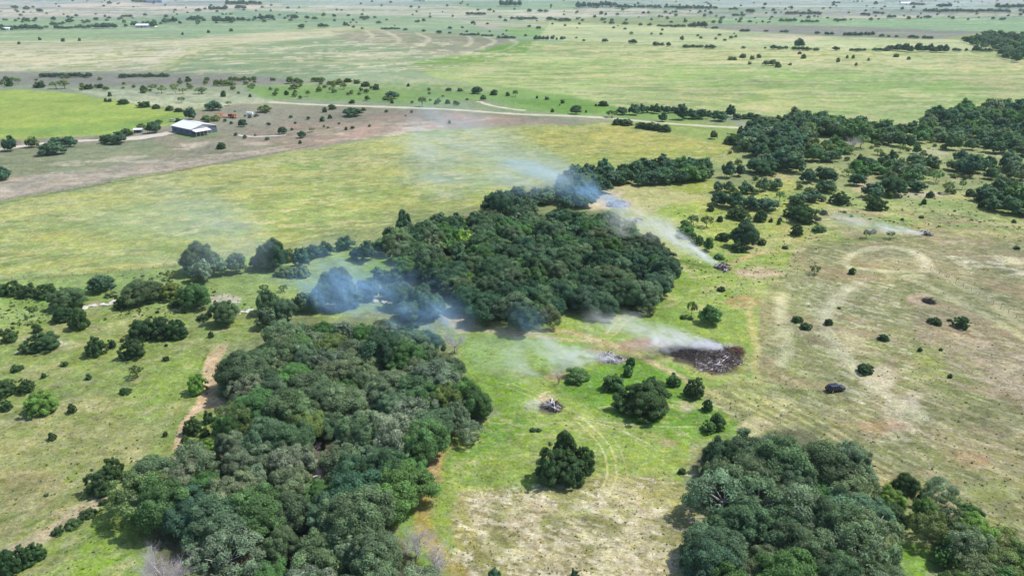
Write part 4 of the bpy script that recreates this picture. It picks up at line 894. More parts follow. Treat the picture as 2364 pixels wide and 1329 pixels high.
WV = [weeds(LP, 5000, .15, .42, ['olive', 'grass', 'straw', 'pale', 'grass', 'straw', 'straw']), weeds(RP, 5000, .15, .42, ['olive', 'tan', 'straw', 'straw', 'olive', 'tan', 'grass'], -.8),
      weeds([(1000, 740), (1560, 740), (1740, 860), (1600, 1329), (1000, 1329)], 2600, .1, .3, ['grass', 'straw', 'straw', 'tan', 'grass']),
      weeds([(1440, 430), (1900, 430), (1900, 600), (1640, 720), (1560, 560)], 900, .25, .6, ['olive', 'grass', 'pale', 'straw']),
      weeds([(0, 650), (430, 615), (600, 720), (0, 760)], 900, .3, .8, ['olive', 'jun', 'pale']),
      weeds([(1640, 300), (2364, 330), (2364, 560), (1700, 480)], 900, .4, 1.0, ['olive', 'grey', 'straw', 'grass'])]
VV = np.vstack([q[0] for q in WV]); o = mk("weeds", VV, [np.arange(len(VV)).reshape(-1, 4)], M_leafs, {"tone": np.concatenate([q[2] for q in WV]), "leafcol": np.vstack([q[1] for q in WV])})
tag(o, "grass tussocks and low weeds dotting the pastures", "weeds", kind="stuff")
# ---------------------------------------------------------------- bare and dead trees
def dead_tree(px, py, w_, h_, label, seed, col_m=M_dead, lev=4, fol=None):
    p = gp(px, py); g = random.Random(seed)
    e = empty("dead_tree", (p[0], p[1], p[2]-.1)); mb = MB(); tb = MB()
    mb.tube((0, 0, 0), (0, 0, h_*.25), w_*.035, w_*.028, 7)
    for k in range(6):
        a = k*1.05+g.uniform(-.3, .3)
        branches(tb, Vector((0, 0, h_*.22)), Vector((math.cos(a)*.8, math.sin(a)*.8, g.uniform(.5, 1.3))).normalized(), w_*.42, w_*.018, g, 1, lev, .6)
    mb.build("trunk", col_m, e, True); tb.build("branches", col_m, e, True)
    if fol:
        f = link_mesh("leaves", random.choice(PRO['sparse']), e, tinted(fol)); f.scale = (w_, w_, h_)
    tag(e, label, "dead tree", "bare trees"); return e
dead_tree(385, 1385, 10, 7, "large bleached grey leafless crown at the bottom edge of the lower left wood", 1, lev=5)
dead_tree(962, 1285, 6.5, 6.5, "grey leafless tree at the meadow edge, upper of the lower left pair", 2, lev=5)
dead_tree(1005, 1340, 7.5, 5, "grey leafless tree at the meadow edge, lower of the lower left pair", 3, lev=5)
dead_tree(1050, 815, 6.5, 8, "bare grey tree standing between smoke and the lower left wood", 4)
dead_tree(1290, 885, 3.6, 3.6, "small bare pinkish tree on bright grass beneath the long ash pile", 5, mat("pinkish_twigs", (.3, .2, .17), .9), 3)
dead_tree(2190, 1235, 5.5, 6, "grey half bare tree in the copse at the lower right edge", 6, fol='grey')
dead_tree(585, 1230, 5, 6.5, "pale bare tree beside the creek gap in the lower left wood", 7)
dead_tree(1965, 352, 10, 11, "pale bare tree among the upper right woodland", 8)
dead_tree(1775, 1180, 5, 8, "grey leafless snag inside the lower right wood", 9)
dead_tree(715, 1075, 6, 8.5, "silvery dead tree at the head of the creek gap", 10)
# ---------------------------------------------------------------- rocks in the creek and on ledges
def rock_mesh(seed):
    g = np.random.default_rng(seed); V = ICV.copy(); F = ICF
    # one subdivision
    vs = [tuple(v) for v in V]; ed = {}; nf = []
    def midp(a, b_):
        k = (min(a, b_), max(a, b_))
        if k not in ed:
            m = (np.array(vs[a])+np.array(vs[b_]))/2; m /= np.linalg.norm(m); vs.append(tuple(m)); ed[k] = len(vs)-1
        return ed[k]
    for a, b_, c in F:
        x, y, z = midp(a, b_), midp(b_, c), midp(c, a); nf += [(a, x, z), (b_, y, x), (c, z, y), (x, y, z)]
    V = np.array(vs)*g.uniform(.75, 1.15, (len(vs), 1)); V = V*np.array([.6, .42, .25])
    V[:, 2] = np.minimum(V[:, 2], .17)+.1
    return hold(mk("limestone_rock", V, [np.array(nf)], M_rock))
RK = [rock_mesh(i) for i in range(5)]
def rocks(P, n_, s0, s1, group, desc):
    lst = []
    for i in range(n_):
        t = random.random()*(len(P)-1); k = int(t); f = t-k
        px = P[k][0]*(1-f)+P[k+1][0]*f; py = P[k][1]*(1-f)+P[k+1][1]*f
        lst.append((px+random.uniform(-6, 6), py+random.uniform(-3, 3)))
    lst.sort(key=lambda q: q[0]+q[1]*.01)
    for i, (px, py) in enumerate(lst):
        p = gp(px, py); o = link_mesh("limestone_rock", random.choice(RK)); s = random.uniform(s0, s1)
        o.location = (p[0], p[1], p[2]-.05); o.rotation_euler = (0, 0, random.uniform(0, 6.28)); o.scale = (s, s, s)
        tag(o, f"pale limestone rock, {ordn(i)} from left {desc}", "rock", group)
rocks([(698, 1275), (700, 1220), (722, 1150), (728, 1090)], 22, .8, 2.0, "rocks in the creek bed", "in the shaded creek gap")
rocks([(195, 712), (235, 704), (275, 696)], 18, 1.0, 2.4, "rocks along the ledge", "along the rocky ledge at left")
rocks([(545, 724), (590, 716)], 9, .8, 1.8, "rocks beside the creek line", "beside the bushes left of the blue smoke")
rocks([(40, 812), (100, 800), (140, 790)], 12, .5, 1.2, "stones by the dark bush", "scattered below the dark bush at far left")
rocks([(860, 690), (890, 700)], 6, 1.2, 2.4, "rocks under the blue smoke", "on the pale bank under the blue smoke")
# ---------------------------------------------------------------- burn piles
M_ash = bpy.data.materials.new("ash_and_char"); M_ash.use_nodes = True; n = M_ash.node_tree; b = n.nodes["Principled BSDF"]; b.inputs["Roughness"].default_value = .95
tc = n.nodes.new("ShaderNodeTexCoord"); f1 = nz(.9, 6, .7, .8)
rp = n.nodes.new("ShaderNodeValToRGB"); rp.color_ramp.elements[0].position = .36; rp.color_ramp.elements[0].color = (.02, .017, .016, 1)
rp.color_ramp.elements[1].position = .66; rp.color_ramp.elements[1].color = (.62, .58, .6, 1)
e1 = rp.color_ramp.elements.new(.48); e1.color = (.13, .10, .09, 1); e1 = rp.color_ramp.elements.new(.58); e1.color = (.36, .32, .32, 1)
n.links.new(f1, rp.inputs[0]); n.links.new(rp.outputs[0], b.inputs["Base Color"])
M_palelog = mat("ash_covered_wood", (.55, .52, .55), .95, noise=(2, .5))
def pile(name, px, py, wpx, dpx, h_, nst, label, sticks, logs=14, skew=0, ash=True, group="burn piles", pale=.5):
    p = gp(px, py); dd = depth(p); wm = wpx*dd/FPX; th = math.atan2(CH-p[2], math.hypot(p[0], p[1])); dm = min(dpx*dd/FPX/math.sin(th), wm*1.1); wm *= 1.35; dm *= 1.35
    e = empty(name, (p[0], p[1], p[2])); g = random.Random(int(px)); gg = np.random.default_rng(int(px))
    n_ = 44; u = np.linspace(-1, 1, n_); U, Vv = np.meshgrid(u, u); rr_ = np.hypot(U, Vv)
    th_ = np.arctan2(Vv, U); rr_ = rr_*(1.5+.22*np.sin(2*th_+px)+.16*np.sin(3*th_+py)+.10*np.sin(7*th_+px))
    rag = lambda a_: 1/(1.5+.22*math.sin(2*a_+px)+.16*math.sin(3*a_+py)+.10*math.sin(7*a_+px))
    zz = h_*.55*np.clip(1-rr_**2, 0, 1)**.8*(1+.5*fbm(U*wm/2+px, Vv*dm/2, 2.2, 3, 9))-.12*sstep(.8, 1.2, rr_+.25*fbm(U*3, Vv*3, 1, 2, 4)); zz += np.where(rr_ < .97, .06, -.06)
    X = U*wm/2; Y = Vv*dm/2+skew*U*dm/2
    I = np.arange(n_*n_).reshape(n_, n_); F = np.stack([I[:-1, :-1], I[:-1, 1:], I[1:, 1:], I[1:, :-1]], -1).reshape(-1, 4)
    if ash: mk("ash_bed", np.stack([X.ravel(), Y.ravel(), zz.ravel()], 1), [F], M_ash, smooth=True, parent=e)
    mb = MB()
    for i in range(nst):
        r_ = math.sqrt(g.random())*.98; a = g.uniform(0, 6.28); rq = r_*min(1., rag(a))*(1.25 if g.random() < .12 else 1); x = math.cos(a)*rq*wm/2; y = math.sin(a)*rq*dm/2+skew*math.cos(a)*rq*dm/2
        z = max(.05, h_*(1-r_**2)*g.uniform(.2, 1.0)); L = g.uniform(.6, 2.2); b_ = g.uniform(0, 3.14); el = g.gauss(.1, .35)
        d = Vector((math.cos(b_)*math.cos(el), math.sin(b_)*math.cos(el), math.sin(el)))*L/2; c_ = Vector((x, y, z)); j = Vector((g.uniform(-.2, .2), g.uniform(-.2, .2), g.uniform(-.1, .2)))
        rd = g.uniform(.02, .07); mb.tube(c_-d, c_+j, rd, rd*.8, 4); mb.tube(c_+j, c_+d, rd*.8, rd*.3, 4)
    mb.build("branches", sticks, e)
    for k in range(logs):
        mb = MB(); r_ = math.sqrt(g.random())*.7; a = g.uniform(0, 6.28); x = math.cos(a)*r_*rag(a)*wm/2; y = math.sin(a)*r_*rag(a)*dm/2
        b_ = g.uniform(0, 3.14); L = g.uniform(1.2, 3.2); el = g.uniform(-.1, .35)
        d = Vector((math.cos(b_), math.sin(b_), el))*L/2; c_ = Vector((x, y, h_*(1-r_*r_)*.7+.2)); rd = g.uniform(.1, .22)
        mb.tube(c_-d, c_, rd, rd*.9, 8); mb.tube(c_, c_+d+Vector((0, 0, .1)), rd*.9, rd*.6, 8)
        mb.build("log", M_palelog if g.random() < pale and ash else M_char, e, True)
    tag(e, label, "burn pile" if ash else "brush pile", group); return e
pile("burn_pile", 1648, 822, 140, 66, 1.15, 2600, "large heap of charred brown brush smoking beside the clearing", M_brush, 26, pale=.18)
pile("brush_pile", 1570, 812, 95, 34, .9, 1000, "long tail of dark brush running left from the big charred heap", M_brush, 6, ash=False)
pile("brush_pile", 1700, 812, 40, 26, 1.2, 420, "rust brown brush at the right end of the big charred heap", mat("rusty_brush", (.2, .12, .07), .9, noise=(1, .4)), 3, ash=False)
pile("burn_pile", 1408, 828, 66, 22, 1.0, 420, "long pale ash pile smoking above the bright green grass", M_palelog, 14)
pile("burn_pile", 1275, 938, 44, 26, .8, 260, "small dark ash pile on bright grass above the pointed evergreen", M_char, 10)
pile("burn_pile", 1667, 618, 38, 20, 1.7, 420, "round grey burning pile beside the fork in the dirt", M_char, 12)
pile("burn_pile", 2137, 541, 26, 10, 1.3, 260, "farthest small burning pile in the right-hand pasture", M_char, 8)
pile("burn_pile", 1430, 472, 60, 18, 1.6, 420, "burning pile in the clearing behind the central wood", M_palelog, 14)
pile("brush_pile", 2143, 697, 26, 12, 1.1, 260, "dark heap of dead brush on reddish bare soil", M_char, 4, ash=False)
pile("brush_pile", 1468, 510, 36, 14, .9, 260, "hazy brush heap just right of the trees in the white smoke", M_palelog, 6, ash=False)
# ---------------------------------------------------------------- black car
M_blk = mat("black_paint", (.014, .012, .022), .18, noise=(.5, .05), spec=.6); M_gls = mat("dark_glass", (.01, .012, .016), .06, spec=.6); M_rub = mat("rubber", (.02, .02, .02), .9)
M_chr = mat("roof_rail_metal", (.6, .6, .62), .3, 1); M_lit = mat("headlight_lens", (.7, .72, .75), .1); M_red = mat("tail_lamp_red", (.35, .02, .02), .2)
def car(px, py, rz, label, name="parked_car", paint=M_blk, L=4.9, W=1.95, Hh=1.78, pickup=False):
    p = gp(px, py); e = empty(name, (p[0], p[1], p[2]), rz)
    s = L/4.9; mb = MB()
    # lower body: rounded plan sections along x
    prof = [(-2.45, .45, .80), (-2.38, .40, .92), (-1.9, .34, .97), (-1, .32, .97), (0, .32, .97), (1, .32, .97), (1.7, .34, .95), (2.2, .38, .86), (2.42, .46, .72)]
    top = [.98, 1.06, 1.08, 1.08, 1.07, 1.05, 1.02, .94, .80]
    ring = []
    for (x, zb, hw), zt in zip(prof, top):
        ring.append([(x*s, y, z) for y, z in ((-hw*.86, zb), (-hw, zb+.18), (-hw, zt-.16), (-hw*.9, zt), (hw*.9, zt), (hw, zt-.16), (hw, zb+.18), (hw*.86, zb))])
    def loft(mb, ring):
        n8 = len(ring[0]); V = [v for r_ in ring for v in r_]; F = []
        for i in range(len(ring)-1):
            for k in range(n8): F.append((i*n8+k, i*n8+(k+1) % n8, (i+1)*n8+(k+1) % n8, (i+1)*n8+k))
        nV = len(V)
        for base, rev in ((0, True), ((len(ring)-1)*n8, False)):
            c_ = tuple(np.mean(V[base:base+n8], 0)); V.append(c_)
            for k in range(n8):
                f = (base+k, base+(k+1) % n8, len(V)-1); F.append(f[::-1] if rev else f)
        mb.add(V, F)
    loft(mb, ring); mb.build("body", paint, e, True)
    g_ = MB(); c0, c1 = (-2.15, 1.0) if not pickup else (-.6, 1.0)
    gr = []; sec = [(c0-.08, 1.06, .84), (c0+.12, 1.45, .80), (c0+.3, 1.66, .76), (.1, 1.70, .76), (.45, 1.66, .74), (.8, 1.4, .80), (c1+.25, 1.06, .84)]
    for x, zt, hw in sec: gr.append([(x*s, y, z) for y, z in ((-.9, 1.0), (-.91, 1.04), (-hw-.03, (1.04+zt)/2), (-hw+.02, zt), (hw-.02, zt), (hw+.03, (1.04+zt)/2), (.91, 1.04), (.9, 1.0))])
    loft(g_, gr); g_.build("windows", M_gls, e, True)
    r_ = MB(); x0 = (c0+.28)*s; x1 = .5*s
    r_.box(((x0+x1)/2, 0, 1.71), (x1-x0, 1.46, .07), (.94, .94)); r_.build("roof", paint, e, False)
    for sy in (-1, 1):
        q = MB(); q.box(((x0+x1)/2, sy*.66, 1.79), (x1-x0-.2, .05, .05)); q.box((x0+.2, sy*.66, 1.76), (.06, .05, .05)); q.box((x1-.2, sy*.66, 1.76), (.06, .05, .05)); q.build("roof_rail", M_chr, e)
        for xp in (c0+.4, -.75, .25):
            if xp < c0: continue
            q = MB(); q.tube((xp*s, sy*.91, 1.02), ((xp+.05)*s, sy*.79, 1.67), .045, .04, 5); q.build("pillar", paint, e)
        q = MB(); q.box((.95*s, sy*1.05, 1.12), (.18, .2, .14)); q.build("mirror", paint, e)
        for xp in (-1.45, 1.5):
            wv = MB(); wv.tube((xp*s, sy*.74, .36), (xp*s, sy*.985, .36), .36, .36, 20); wo = wv.build("wheel", M_rub, e, False)
            rv = MB(); rv.tube((xp*s, sy*.97, .36), (xp*s, sy*1.0, .36), .22, .2, 12); rv.build("rim", M_chr, wo)
        q = MB(); q.box((2.3*s, sy*.62, .74), (.14, .3, .16)); q.build("headlight", M_lit, e)
        q = MB(); q.box((-2.41*s, sy*.78, .88), (.08, .16, .22)); q.build("tail_lamp", M_red, e)
    tag(e, label, "car"); return e
car(1928, 901, R(14), "black car with pale roof rails parked alone on the right-hand pasture")
# ---------------------------------------------------------------- metal barn
M_roof = mat("white_sheet_metal_roof", (.66, .68, .70), .45, noise=(.3, .04)); M_wall = mat("blue_grey_metal_wall", (.11, .13, .19), .6, noise=(.4, .06)); M_dk = mat("dark_opening", (.03, .035, .05), .8)
M_gab = mat("tan_grey_gable", (.36, .35, .34), .7)
F0 = gp(443, 314.5); L0 = gp(399.5, 303.5); R0 = gp(499.5, 301)
ux = Vector((R0[0]-F0[0], R0[1]-F0[1], 0)); lenx = ux.length; ux.normalize(); uy = Vector((-ux.y, ux.x, 0))
leny = max(12, (Vector((L0[0], L0[1], 0))-Vector((F0[0], F0[1], 0))).dot(uy)); leny = min(leny, 34)
print("barn", lenx, leny)
best = None     # heading and size of the footprint that agree with its three visible corners
for rz_ in np.radians(np.arange(5, 60, 1.0)):
    for lx_ in np.arange(14, 34, .5):
        for ly_ in np.arange(12, 40, .5):
            rx, ry = proj(F0[0]+lx_*math.cos(rz_), F0[1]+lx_*math.sin(rz_), F0[2]); qx, qy = proj(F0[0]-ly_*math.sin(rz_), F0[1]+ly_*math.cos(rz_), F0[2])
            er = (rx-499.5)**2+4*(ry-301)**2+(qx-399.5)**2+4*(qy-303.5)**2
            if best is None or er < best[0]: best = (er, rz_, lx_, ly_)
_, rz_, lenx, leny = best; print("barn fit", best)
be = empty("metal_barn", (F0[0], F0[1], F0[2]-.05), rz_)
HW = 4.3; RH = 2.2
mb = MB(); mb.box((lenx/2, leny/2, HW/2), (lenx, leny, HW)); mb.build("wall", M_wall, be)
mb = MB()
for y0 in (0.0, leny-.15):
    mb = MB(); mb.prism([(0, HW), (lenx, HW), (lenx/2, HW+RH)], y0, y0+.15); mb.build("gable", M_gab, be)

mb = MB(); ov = .5
for sx in (0, 1):
    a = (-ov, HW-.12) if sx == 0 else (lenx+ov, HW-.12); r_ = (lenx/2, HW+RH+.1)
    mb.prism([a, r_, (r_[0], r_[1]+.14), (a[0], a[1]+.14)], -ov, leny+ov)
rf = mb.build("roof", M_roof, be)
mb = MB(); mb.box((lenx/2, leny/2, HW+RH+.27), (.5, leny+2*ov, .1)); mb.build("ridge_cap", M_roof, rf)
pw = lenx*.62; mb = MB(); mb.quad((0, .05, HW-.25), (0, -5.2, HW-1.1), (pw, -5.2, HW-1.1), (pw, .05, HW-.25)); mb.quad((0, .05, HW-.4), (pw, .05, HW-.4), (pw, -5.2, HW-1.25), (0, -5.2, HW-1.25))
for y, z in ((-5.2, HW-1.25),): mb.quad((0, y, z), (pw, y, z), (pw, y, z+.15), (0, y, z+.15))
pr = mb.build("porch_roof", M_roof, be)
for k in range(5): mb = MB(); mb.box((.3+(pw-.6)*k/4, -5.0, (HW-1.25)/2), (.2, .2, HW-1.3)); mb.build("post", M_gab, be)
for k in range(3): mb = MB(); mb.box((pw*(.2+.28*k), -.03, 1.9), (1.4, .06, 1.4)); wo = mb.build("window", M_dk, be)
mb = MB(); mb.box((pw*.9, -.03, 1.15), (1.1, .06, 2.3)); mb.build("door", M_dk, be)
mb = MB(); mb.box((lenx*.8, -.03, 1.8), (4.2, .06, 3.6)); mb.build("roller_door", M_wall, be)
for k in range(3): mb = MB(); mb.box((-.03, leny*(.2+.3*k), 2.2), (.06, 1.2, 1.2)); mb.build("window", M_dk, be)
tag(be, "metal barn with a white roof and front porch at the end of the driveway", "barn")
# small sheds and distant farm roofs
def shed(px, py, L, W, Hh, rz, label, cat, wallm, roofm, name="shed"):
    p = gp(px, py); e = empty(name, (p[0], p[1], p[2]-.1), rz)
    mb = MB(); mb.box((0, 0, Hh/2), (L, W, Hh)); mb.build("wall", wallm, e)
    mb = MB(); mb.prism([(-W/2-.3, Hh), (W/2+.3, Hh), (0, Hh+W*.22)], -L/2-.3, L/2+.3); r_ = mb.build("roof", roofm, e); r_.rotation_euler = (0, 0, math.pi/2)
    mb = MB(); mb.box((0, -W/2-.03, Hh*.4), (Hh*.45, .06, Hh*.8)); mb.build("door", M_dk, e)
    mb = MB(); mb.box((L*.3, -W/2-.03, Hh*.55), (L*.1, .06, Hh*.3)); mb.build("window", M_dk, e)
    tag(e, label, cat); return e
M_blu = mat("faded_blue_wall", (.3, .36, .5), .7); M_wht = mat("white_paint", (.8, .8, .8), .6)
shed(320, 306, 4.8, 3.6, 2.2, .2, "small white roofed shed on the driveway left of the barn", "shed", M_wall, M_roof)
shed(330, 64, 26, 14, 5, .1, "left one of the two distant farm houses near the top left", "house", M_blu, M_wht, "farm_house")
shed(350, 62, 22, 12, 5, -.2, "right one of the two distant farm houses near the top left", "house", M_wht, M_blu, "farm_house")
shed(16, 70, 16, 9, 4, 0, "tiny white farm building below the top left hedge line", "house", M_wht, M_wht, "farm_house")
shed(970, 3, 44, 20, 8, 0, "white farm building on the horizon above the curved terraces", "house", M_wht, M_wht, "farm_house")
shed(360, 6, 60, 30, 9, 0, "pale blue farm building close to the horizon at top left", "house", M_blu, M_wht, "farm_house")
shed(2090, 12, 50, 22, 8, 0, "pale farm building among the trees near the right horizon", "house", M_wht, M_wht, "farm_house")
# orange trailer, white trailer, pickup, small white tank
M_org = mat("orange_paint", (.48, .17, .08), .5); M_rst = mat("rusty_load", (.22, .07, .04), .8)
p = gp(529, 272); e = empty("equipment_trailer", tuple(p), R(-22)); e.scale = (1.5, 1.3, 1.3); mb = MB()
mb.box((0, 0, .85), (9, 2.4, .25)); mb.box((-6.4, 0, 1.9), (4.6, .5, .3), (1, 1)); mb.box((-4.4, 0, 1.35), (.4, 1.6, 1.2)); mb.build("deck", M_org, e)
mb = MB(); mb.box((1.5, 0, 1.6), (3.0, 1.8, 1.3), (.8, .8)); mb.box((3.2, 0, 1.3), (1.6, 1.4, .8), (.7, .8)); mb.build("load", M_rst, e)
for sy in (-1, 1):
    for x in (1.8, 3.0): mb = MB(); mb.tube((x, sy*1.0, .42), (x, sy*1.28, .42), .42, .42, 14); mb.build("wheel", M_rub, e)
for sy in (-1, 1): mb = MB(); mb.box((3.9, sy*.8, 1.6), (.12, .5, 1.9)); mb.build("ramp", M_org, e)
tag(e, "long orange trailer with a rusty load behind the metal barn", "trailer")
p = gp(577, 266); e = empty("box_trailer", tuple(p), R(-3)); mb = MB(); mb.box((0, 0, 1.35), (4.8, 2.1, 1.7)); mb.build("body", M_wht, e)
mb = MB(); mb.tube((2.4, 0, .6), (3.6, 0, .55), .08, .06, 6); mb.build("drawbar", M_rub, e)
for sy in (-1, 1): mb = MB(); mb.tube((-.3, sy*.85, .36), (-.3, sy*1.08, .36), .36, .36, 14); mb.build("wheel", M_rub, e)
tag(e, "white box trailer on the pasture right of the orange trailer", "trailer")
car(592, 269, R(80), "dark pickup parked beside the white box trailer", "pickup_truck", mat("charcoal_paint", (.05, .05, .06), .3), 5.2, pickup=True)
car(399, 281, R(10), "small white car parked beyond the metal barn", "parked_car", mat("white_car_paint", (.7, .7, .68), .3), 4.4)
# ---------------------------------------------------------------- wire fences
M_post = mat("fence_post_wood", (.12, .10, .08), .9); M_wire = mat("wire", (.25, .25, .24), .5, .5)
def fence(P, step, label, hh=1.3, rp=.055, maxn=100):
    Q = [gp(*q) for q in P]; e = empty("wire_fence", tuple(Q[0])); T = []
    for a, b_ in zip(Q[:-1], Q[1:]):
        L = math.hypot(b_[0]-a[0], b_[1]-a[1]); k = max(1, int(L/step)); T += [a+(b_-a)*i/k for i in range(k)]
    T.append(Q[-1]); T = T[:maxn]; o0 = np.array(Q[0]); pts = []
    pm = MB(); pm.tube((0, 0, -.3), (0, 0, hh), rp, rp*.9, 6); pme = hold(pm.build("post", M_post))
    for t in T:
        z = float(hgt(t[0], t[1])); q = np.array([t[0], t[1], z])-o0; pts.append(q)
        o = link_mesh("post", pme, e); o.location = tuple(q); o.rotation_euler = (random.uniform(-.04, .04), random.uniform(-.04, .04), 0)
    for lv in (.4, .8, 1.15):
        mb = MB()
        for a, b_ in zip(pts[:-1], pts[1:]): mb.tube(tuple(a+np.array([0, 0, lv])), tuple(b_+np.array([0, 0, lv])), .012, .012, 3)
        mb.build("wire", M_wire, e)
    tag(e, label, "fence"); return e
fence([(2148, 623), (2190, 642), (2260, 682), (2364, 745), (2480, 815)], 3.0, "wire fence running down the right-hand pasture to the right edge")
fence([(-150, 494), (0, 468), (200, 431), (400, 395), (620, 356), (760, 330)], 5.0, "long wire fence along the near edge of the barn pasture")
fence([(-100, 655), (0, 648), (250, 632), (430, 612)], 3.5, "wire fence along the lower edge of the long yellow field")
fence([(0, 402), (250, 400), (480, 372), (600, 350)], 5.0, "wire fence crossing the grey pasture below the barn")
# ---------------------------------------------------------------- smoke
def smoke(p0, z0, p1, z1, r0, r1, dens, colr, seed, label, flat=.7, thr=.45, xfade=.8, nsc=2.2, soft=60.0):
    a = gp(*p0, z0); a = Vector((a[0], a[1], a[2]+z0)); q = gp(*p1, z1); q = Vector((q[0], q[1], q[2]+z1))
    X = q-a; L = X.length; X.normalize(); Y = Vector((0, 0, 1)).cross(X).normalized(); Zv = X.cross(Y)
    t = r0/r1; n_ = 16; k = 20; V = []
    for i in range(n_+1):
        x = i/n_; rr_ = (t+(1-t)*x)*1.7
        for j in range(k): V.append((x, math.cos(2*math.pi*j/k)*rr_, math.sin(2*math.pi*j/k)*rr_))
    F = [(i*k+j, i*k+(j+1) % k, (i+1)*k+(j+1) % k, (i+1)*k+j) for i in range(n_) for j in range(k)]
    V += [(0, 0, 0), (1, 0, 0)]; F3 = [((j+1) % k, j, len(V)-2) for j in range(k)]+[(n_*k+j, n_*k+(j+1) % k, len(V)-1) for j in range(k)]
    m = bpy.data.materials.new("smoke_vapour"); m.use_nodes = True; n = m.node_tree
    for nd in list(n.nodes):
        if nd.type == 'BSDF_PRINCIPLED': n.nodes.remove(nd)
    out = [x for x in n.nodes if x.type == 'OUTPUT_MATERIAL'][0]
    pv = n.nodes.new("ShaderNodeVolumePrincipled"); pv.inputs["Color"].default_value = (*colr, 1); pv.inputs["Anisotropy"].default_value = 0.0
    def M_(op, x, y=None, clamp=False):
        nd = n.nodes.new("ShaderNodeMath"); nd.operation = op; nd.use_clamp = clamp
        for i_, v in enumerate((x, y)):
            if v is None: continue
            if isinstance(v, (int, float)): nd.inputs[i_].default_value = v
            else: n.links.new(v, nd.inputs[i_])
        return nd.outputs[0]
    tc_ = n.nodes.new("ShaderNodeTexCoord"); sp = n.nodes.new("ShaderNodeSeparateXYZ"); n.links.new(tc_.outputs["Object"], sp.inputs[0])
    x, y, z = sp.outputs
    def noise(sx, sc_, det, off, dist):
        mp = n.nodes.new("ShaderNodeMapping"); mp.inputs["Scale"].default_value = (L/r1*sx, 1.0, 1.0); mp.inputs["Location"].default_value = (seed*3.1+off, seed+off, off)
        n.links.new(tc_.outputs["Object"], mp.inputs[0])
        nz_ = n.nodes.new("ShaderNodeTexNoise"); nz_.inputs["Scale"].default_value = sc_; nz_.inputs["Detail"].default_value = det; nz_.inputs["Roughness"].default_value = .62; nz_.inputs["Distortion"].default_value = dist
        n.links.new(mp.outputs[0], nz_.inputs["Vector"]); return nz_.outputs["Fac"]
    Rn = M_('ADD', M_('MULTIPLY', x, 1-t), t)
    big = noise(.75, .9, 3, 5.0, .6); big2 = noise(.75, .9, 3, 11.0, .6); fine = noise(.45, nsc, 6, 0, 2.2)
    wob = M_('MULTIPLY', M_('SUBTRACT', big, .5), 4.0); wob2 = M_('MULTIPLY', M_('SUBTRACT', big2, .5), 4.0)
    yy = M_('SUBTRACT', y, M_('MULTIPLY', wob, M_('MULTIPLY', Rn, M_('MULTIPLY', x, 1.4, True))))
    zz = M_('SUBTRACT', z, M_('MULTIPLY', wob2, M_('MULTIPLY', Rn, M_('MULTIPLY', x, 1.4, True))))
    rad = M_('DIVIDE', M_('SQRT', M_('ADD', M_('MULTIPLY', yy, yy), M_('MULTIPLY', zz, zz))), Rn)
    rad = M_('ADD', rad, M_('MULTIPLY', M_('SUBTRACT', fine, .5), 2.4))
    nf = M_('MULTIPLY', M_('SUBTRACT', fine, thr), 6.0, True)
    nf = M_('ADD', nf, .05)
    bf = M_('ADD', M_('MULTIPLY', M_('MULTIPLY', M_('SUBTRACT', big, .4), 4.0, True), .85), .15)
    edge = M_('MULTIPLY', M_('SUBTRACT', 1.0, rad), 1.3, True)
    fade = M_('POWER', M_('SUBTRACT', 1.0, x, True), xfade); st = M_('MULTIPLY', M_('ADD', x, 0.003), soft, True)
    d = M_('MULTIPLY', M_('MULTIPLY', M_('MULTIPLY', M_('MULTIPLY', edge, nf), bf), M_('MULTIPLY', fade, st)), dens)
    d = M_('DIVIDE', d, M_('POWER', Rn, 1.3))
    n.links.new(d, pv.inputs["Density"]); n.links.new(pv.outputs[0], out.inputs["Volume"])
    o = mk("smoke_plume", V, [F3, F], m, smooth=True)
    B = Matrix((X, Y, Zv)).transposed().to_4x4(); o.matrix_world = Matrix.Translation(a) @ B @ Matrix.Diagonal((L, r1, r1*flat, 1))
    tag(o, label, "smoke", "smoke plumes", "stuff"); return o
WH = (.95, .97, 1.0); BL = (.42, .68, 1.0)
smoke((1668, 803), 1, (1340, 735), 9, 1.8, 9.5, .85, WH, 1, "white smoke blowing left from the big charred brush heap")
smoke((1418, 824), 1, (1080, 810), 9, 1.5, 12, .30, WH, 2, "thin smoke blowing left from the long pale ash pile", xfade=.6)
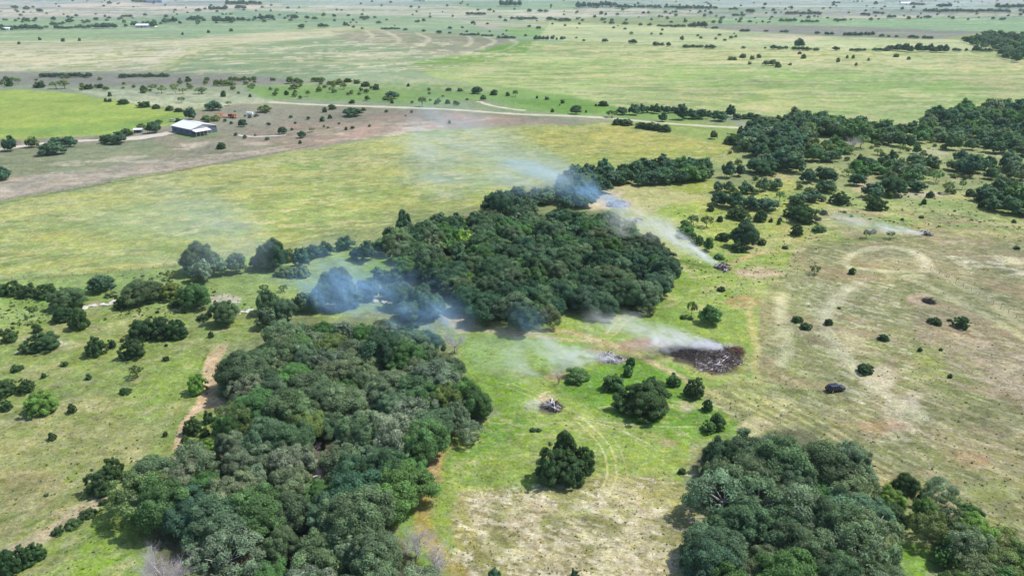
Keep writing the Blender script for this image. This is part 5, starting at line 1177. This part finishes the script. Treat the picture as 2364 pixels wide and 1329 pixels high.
smoke((1272, 934), .8, (1195, 926), 3, .8, 3.5, .35, WH, 3, "wisp of smoke left of the small dark ash pile")
smoke((1660, 613), 1, (1420, 470), 16, 1.2, 12, .42, WH, 4, "white smoke trailing up and left from the pile by the fork", xfade=.6)
smoke((1445, 480), 1, (1265, 395), 18, 5, 15, .24, BL, 5, "blue smoke drifting over trees behind the central wood", soft=8)
smoke((2133, 540), 1, (1880, 498), 10, 1.0, 9, .32, WH, 6, "low smoke trail from the farthest small pile")
smoke((1080, 770), 6, (850, 640), 16, 9, 17, .19, BL, 7, "blue smoke drifting over the pale gap between the woods", soft=4, xfade=.5)
smoke((900, 710), 8, (690, 580), 20, 11, 19, .22, BL, 10, "blue smoke over the large tree left of the wood gap", soft=4, xfade=.6)
smoke((1330, 420), 14, (940, 300), 34, 14, 42, .13, (.66, .83, 1.0), 8, "faint pale smoke spreading over the long field", flat=.5, thr=.42, soft=4)
smoke((640, 560), 24, (60, 470), 40, 16, 46, .022, (.72, .86, 1.0), 9, "faint haze of smoke over the left end of the long field", flat=.5, thr=.42, soft=4)
smoke((1265, 755), 4, (1170, 715), 10, 6, 8, .12, BL, 11, "blue wisp along the front edge of the central wood", soft=5)
# ---------------------------------------------------------------- haze
mh = bpy.data.materials.new("haze_air"); mh.use_nodes = True; n = mh.node_tree
for nd in list(n.nodes):
    if nd.type == 'BSDF_PRINCIPLED': n.nodes.remove(nd)
out = [x for x in n.nodes if x.type == 'OUTPUT_MATERIAL'][0]
pv = n.nodes.new("ShaderNodeVolumePrincipled"); pv.inputs["Color"].default_value = (.72, .86, 1.0, 1); pv.inputs["Density"].default_value = 5.5e-5
n.links.new(pv.outputs[0], out.inputs["Volume"])
mb = MB(); mb.box((0, 0, 40), (25400, 25400, 170)); hz = mb.build("haze", mh); tag(hz, "pale haze over the plain", "haze", kind="stuff")
for o_ in C.objects:
    if "label" in o_.keys() and len(o_["label"].replace("-", " ").split()) > 16: print("LONG", o_.name, o_["label"])
zmin = float(GZ.min()); print("zmin", zmin, "zmax", float(GZ.max()), "objects", len(bpy.data.objects))
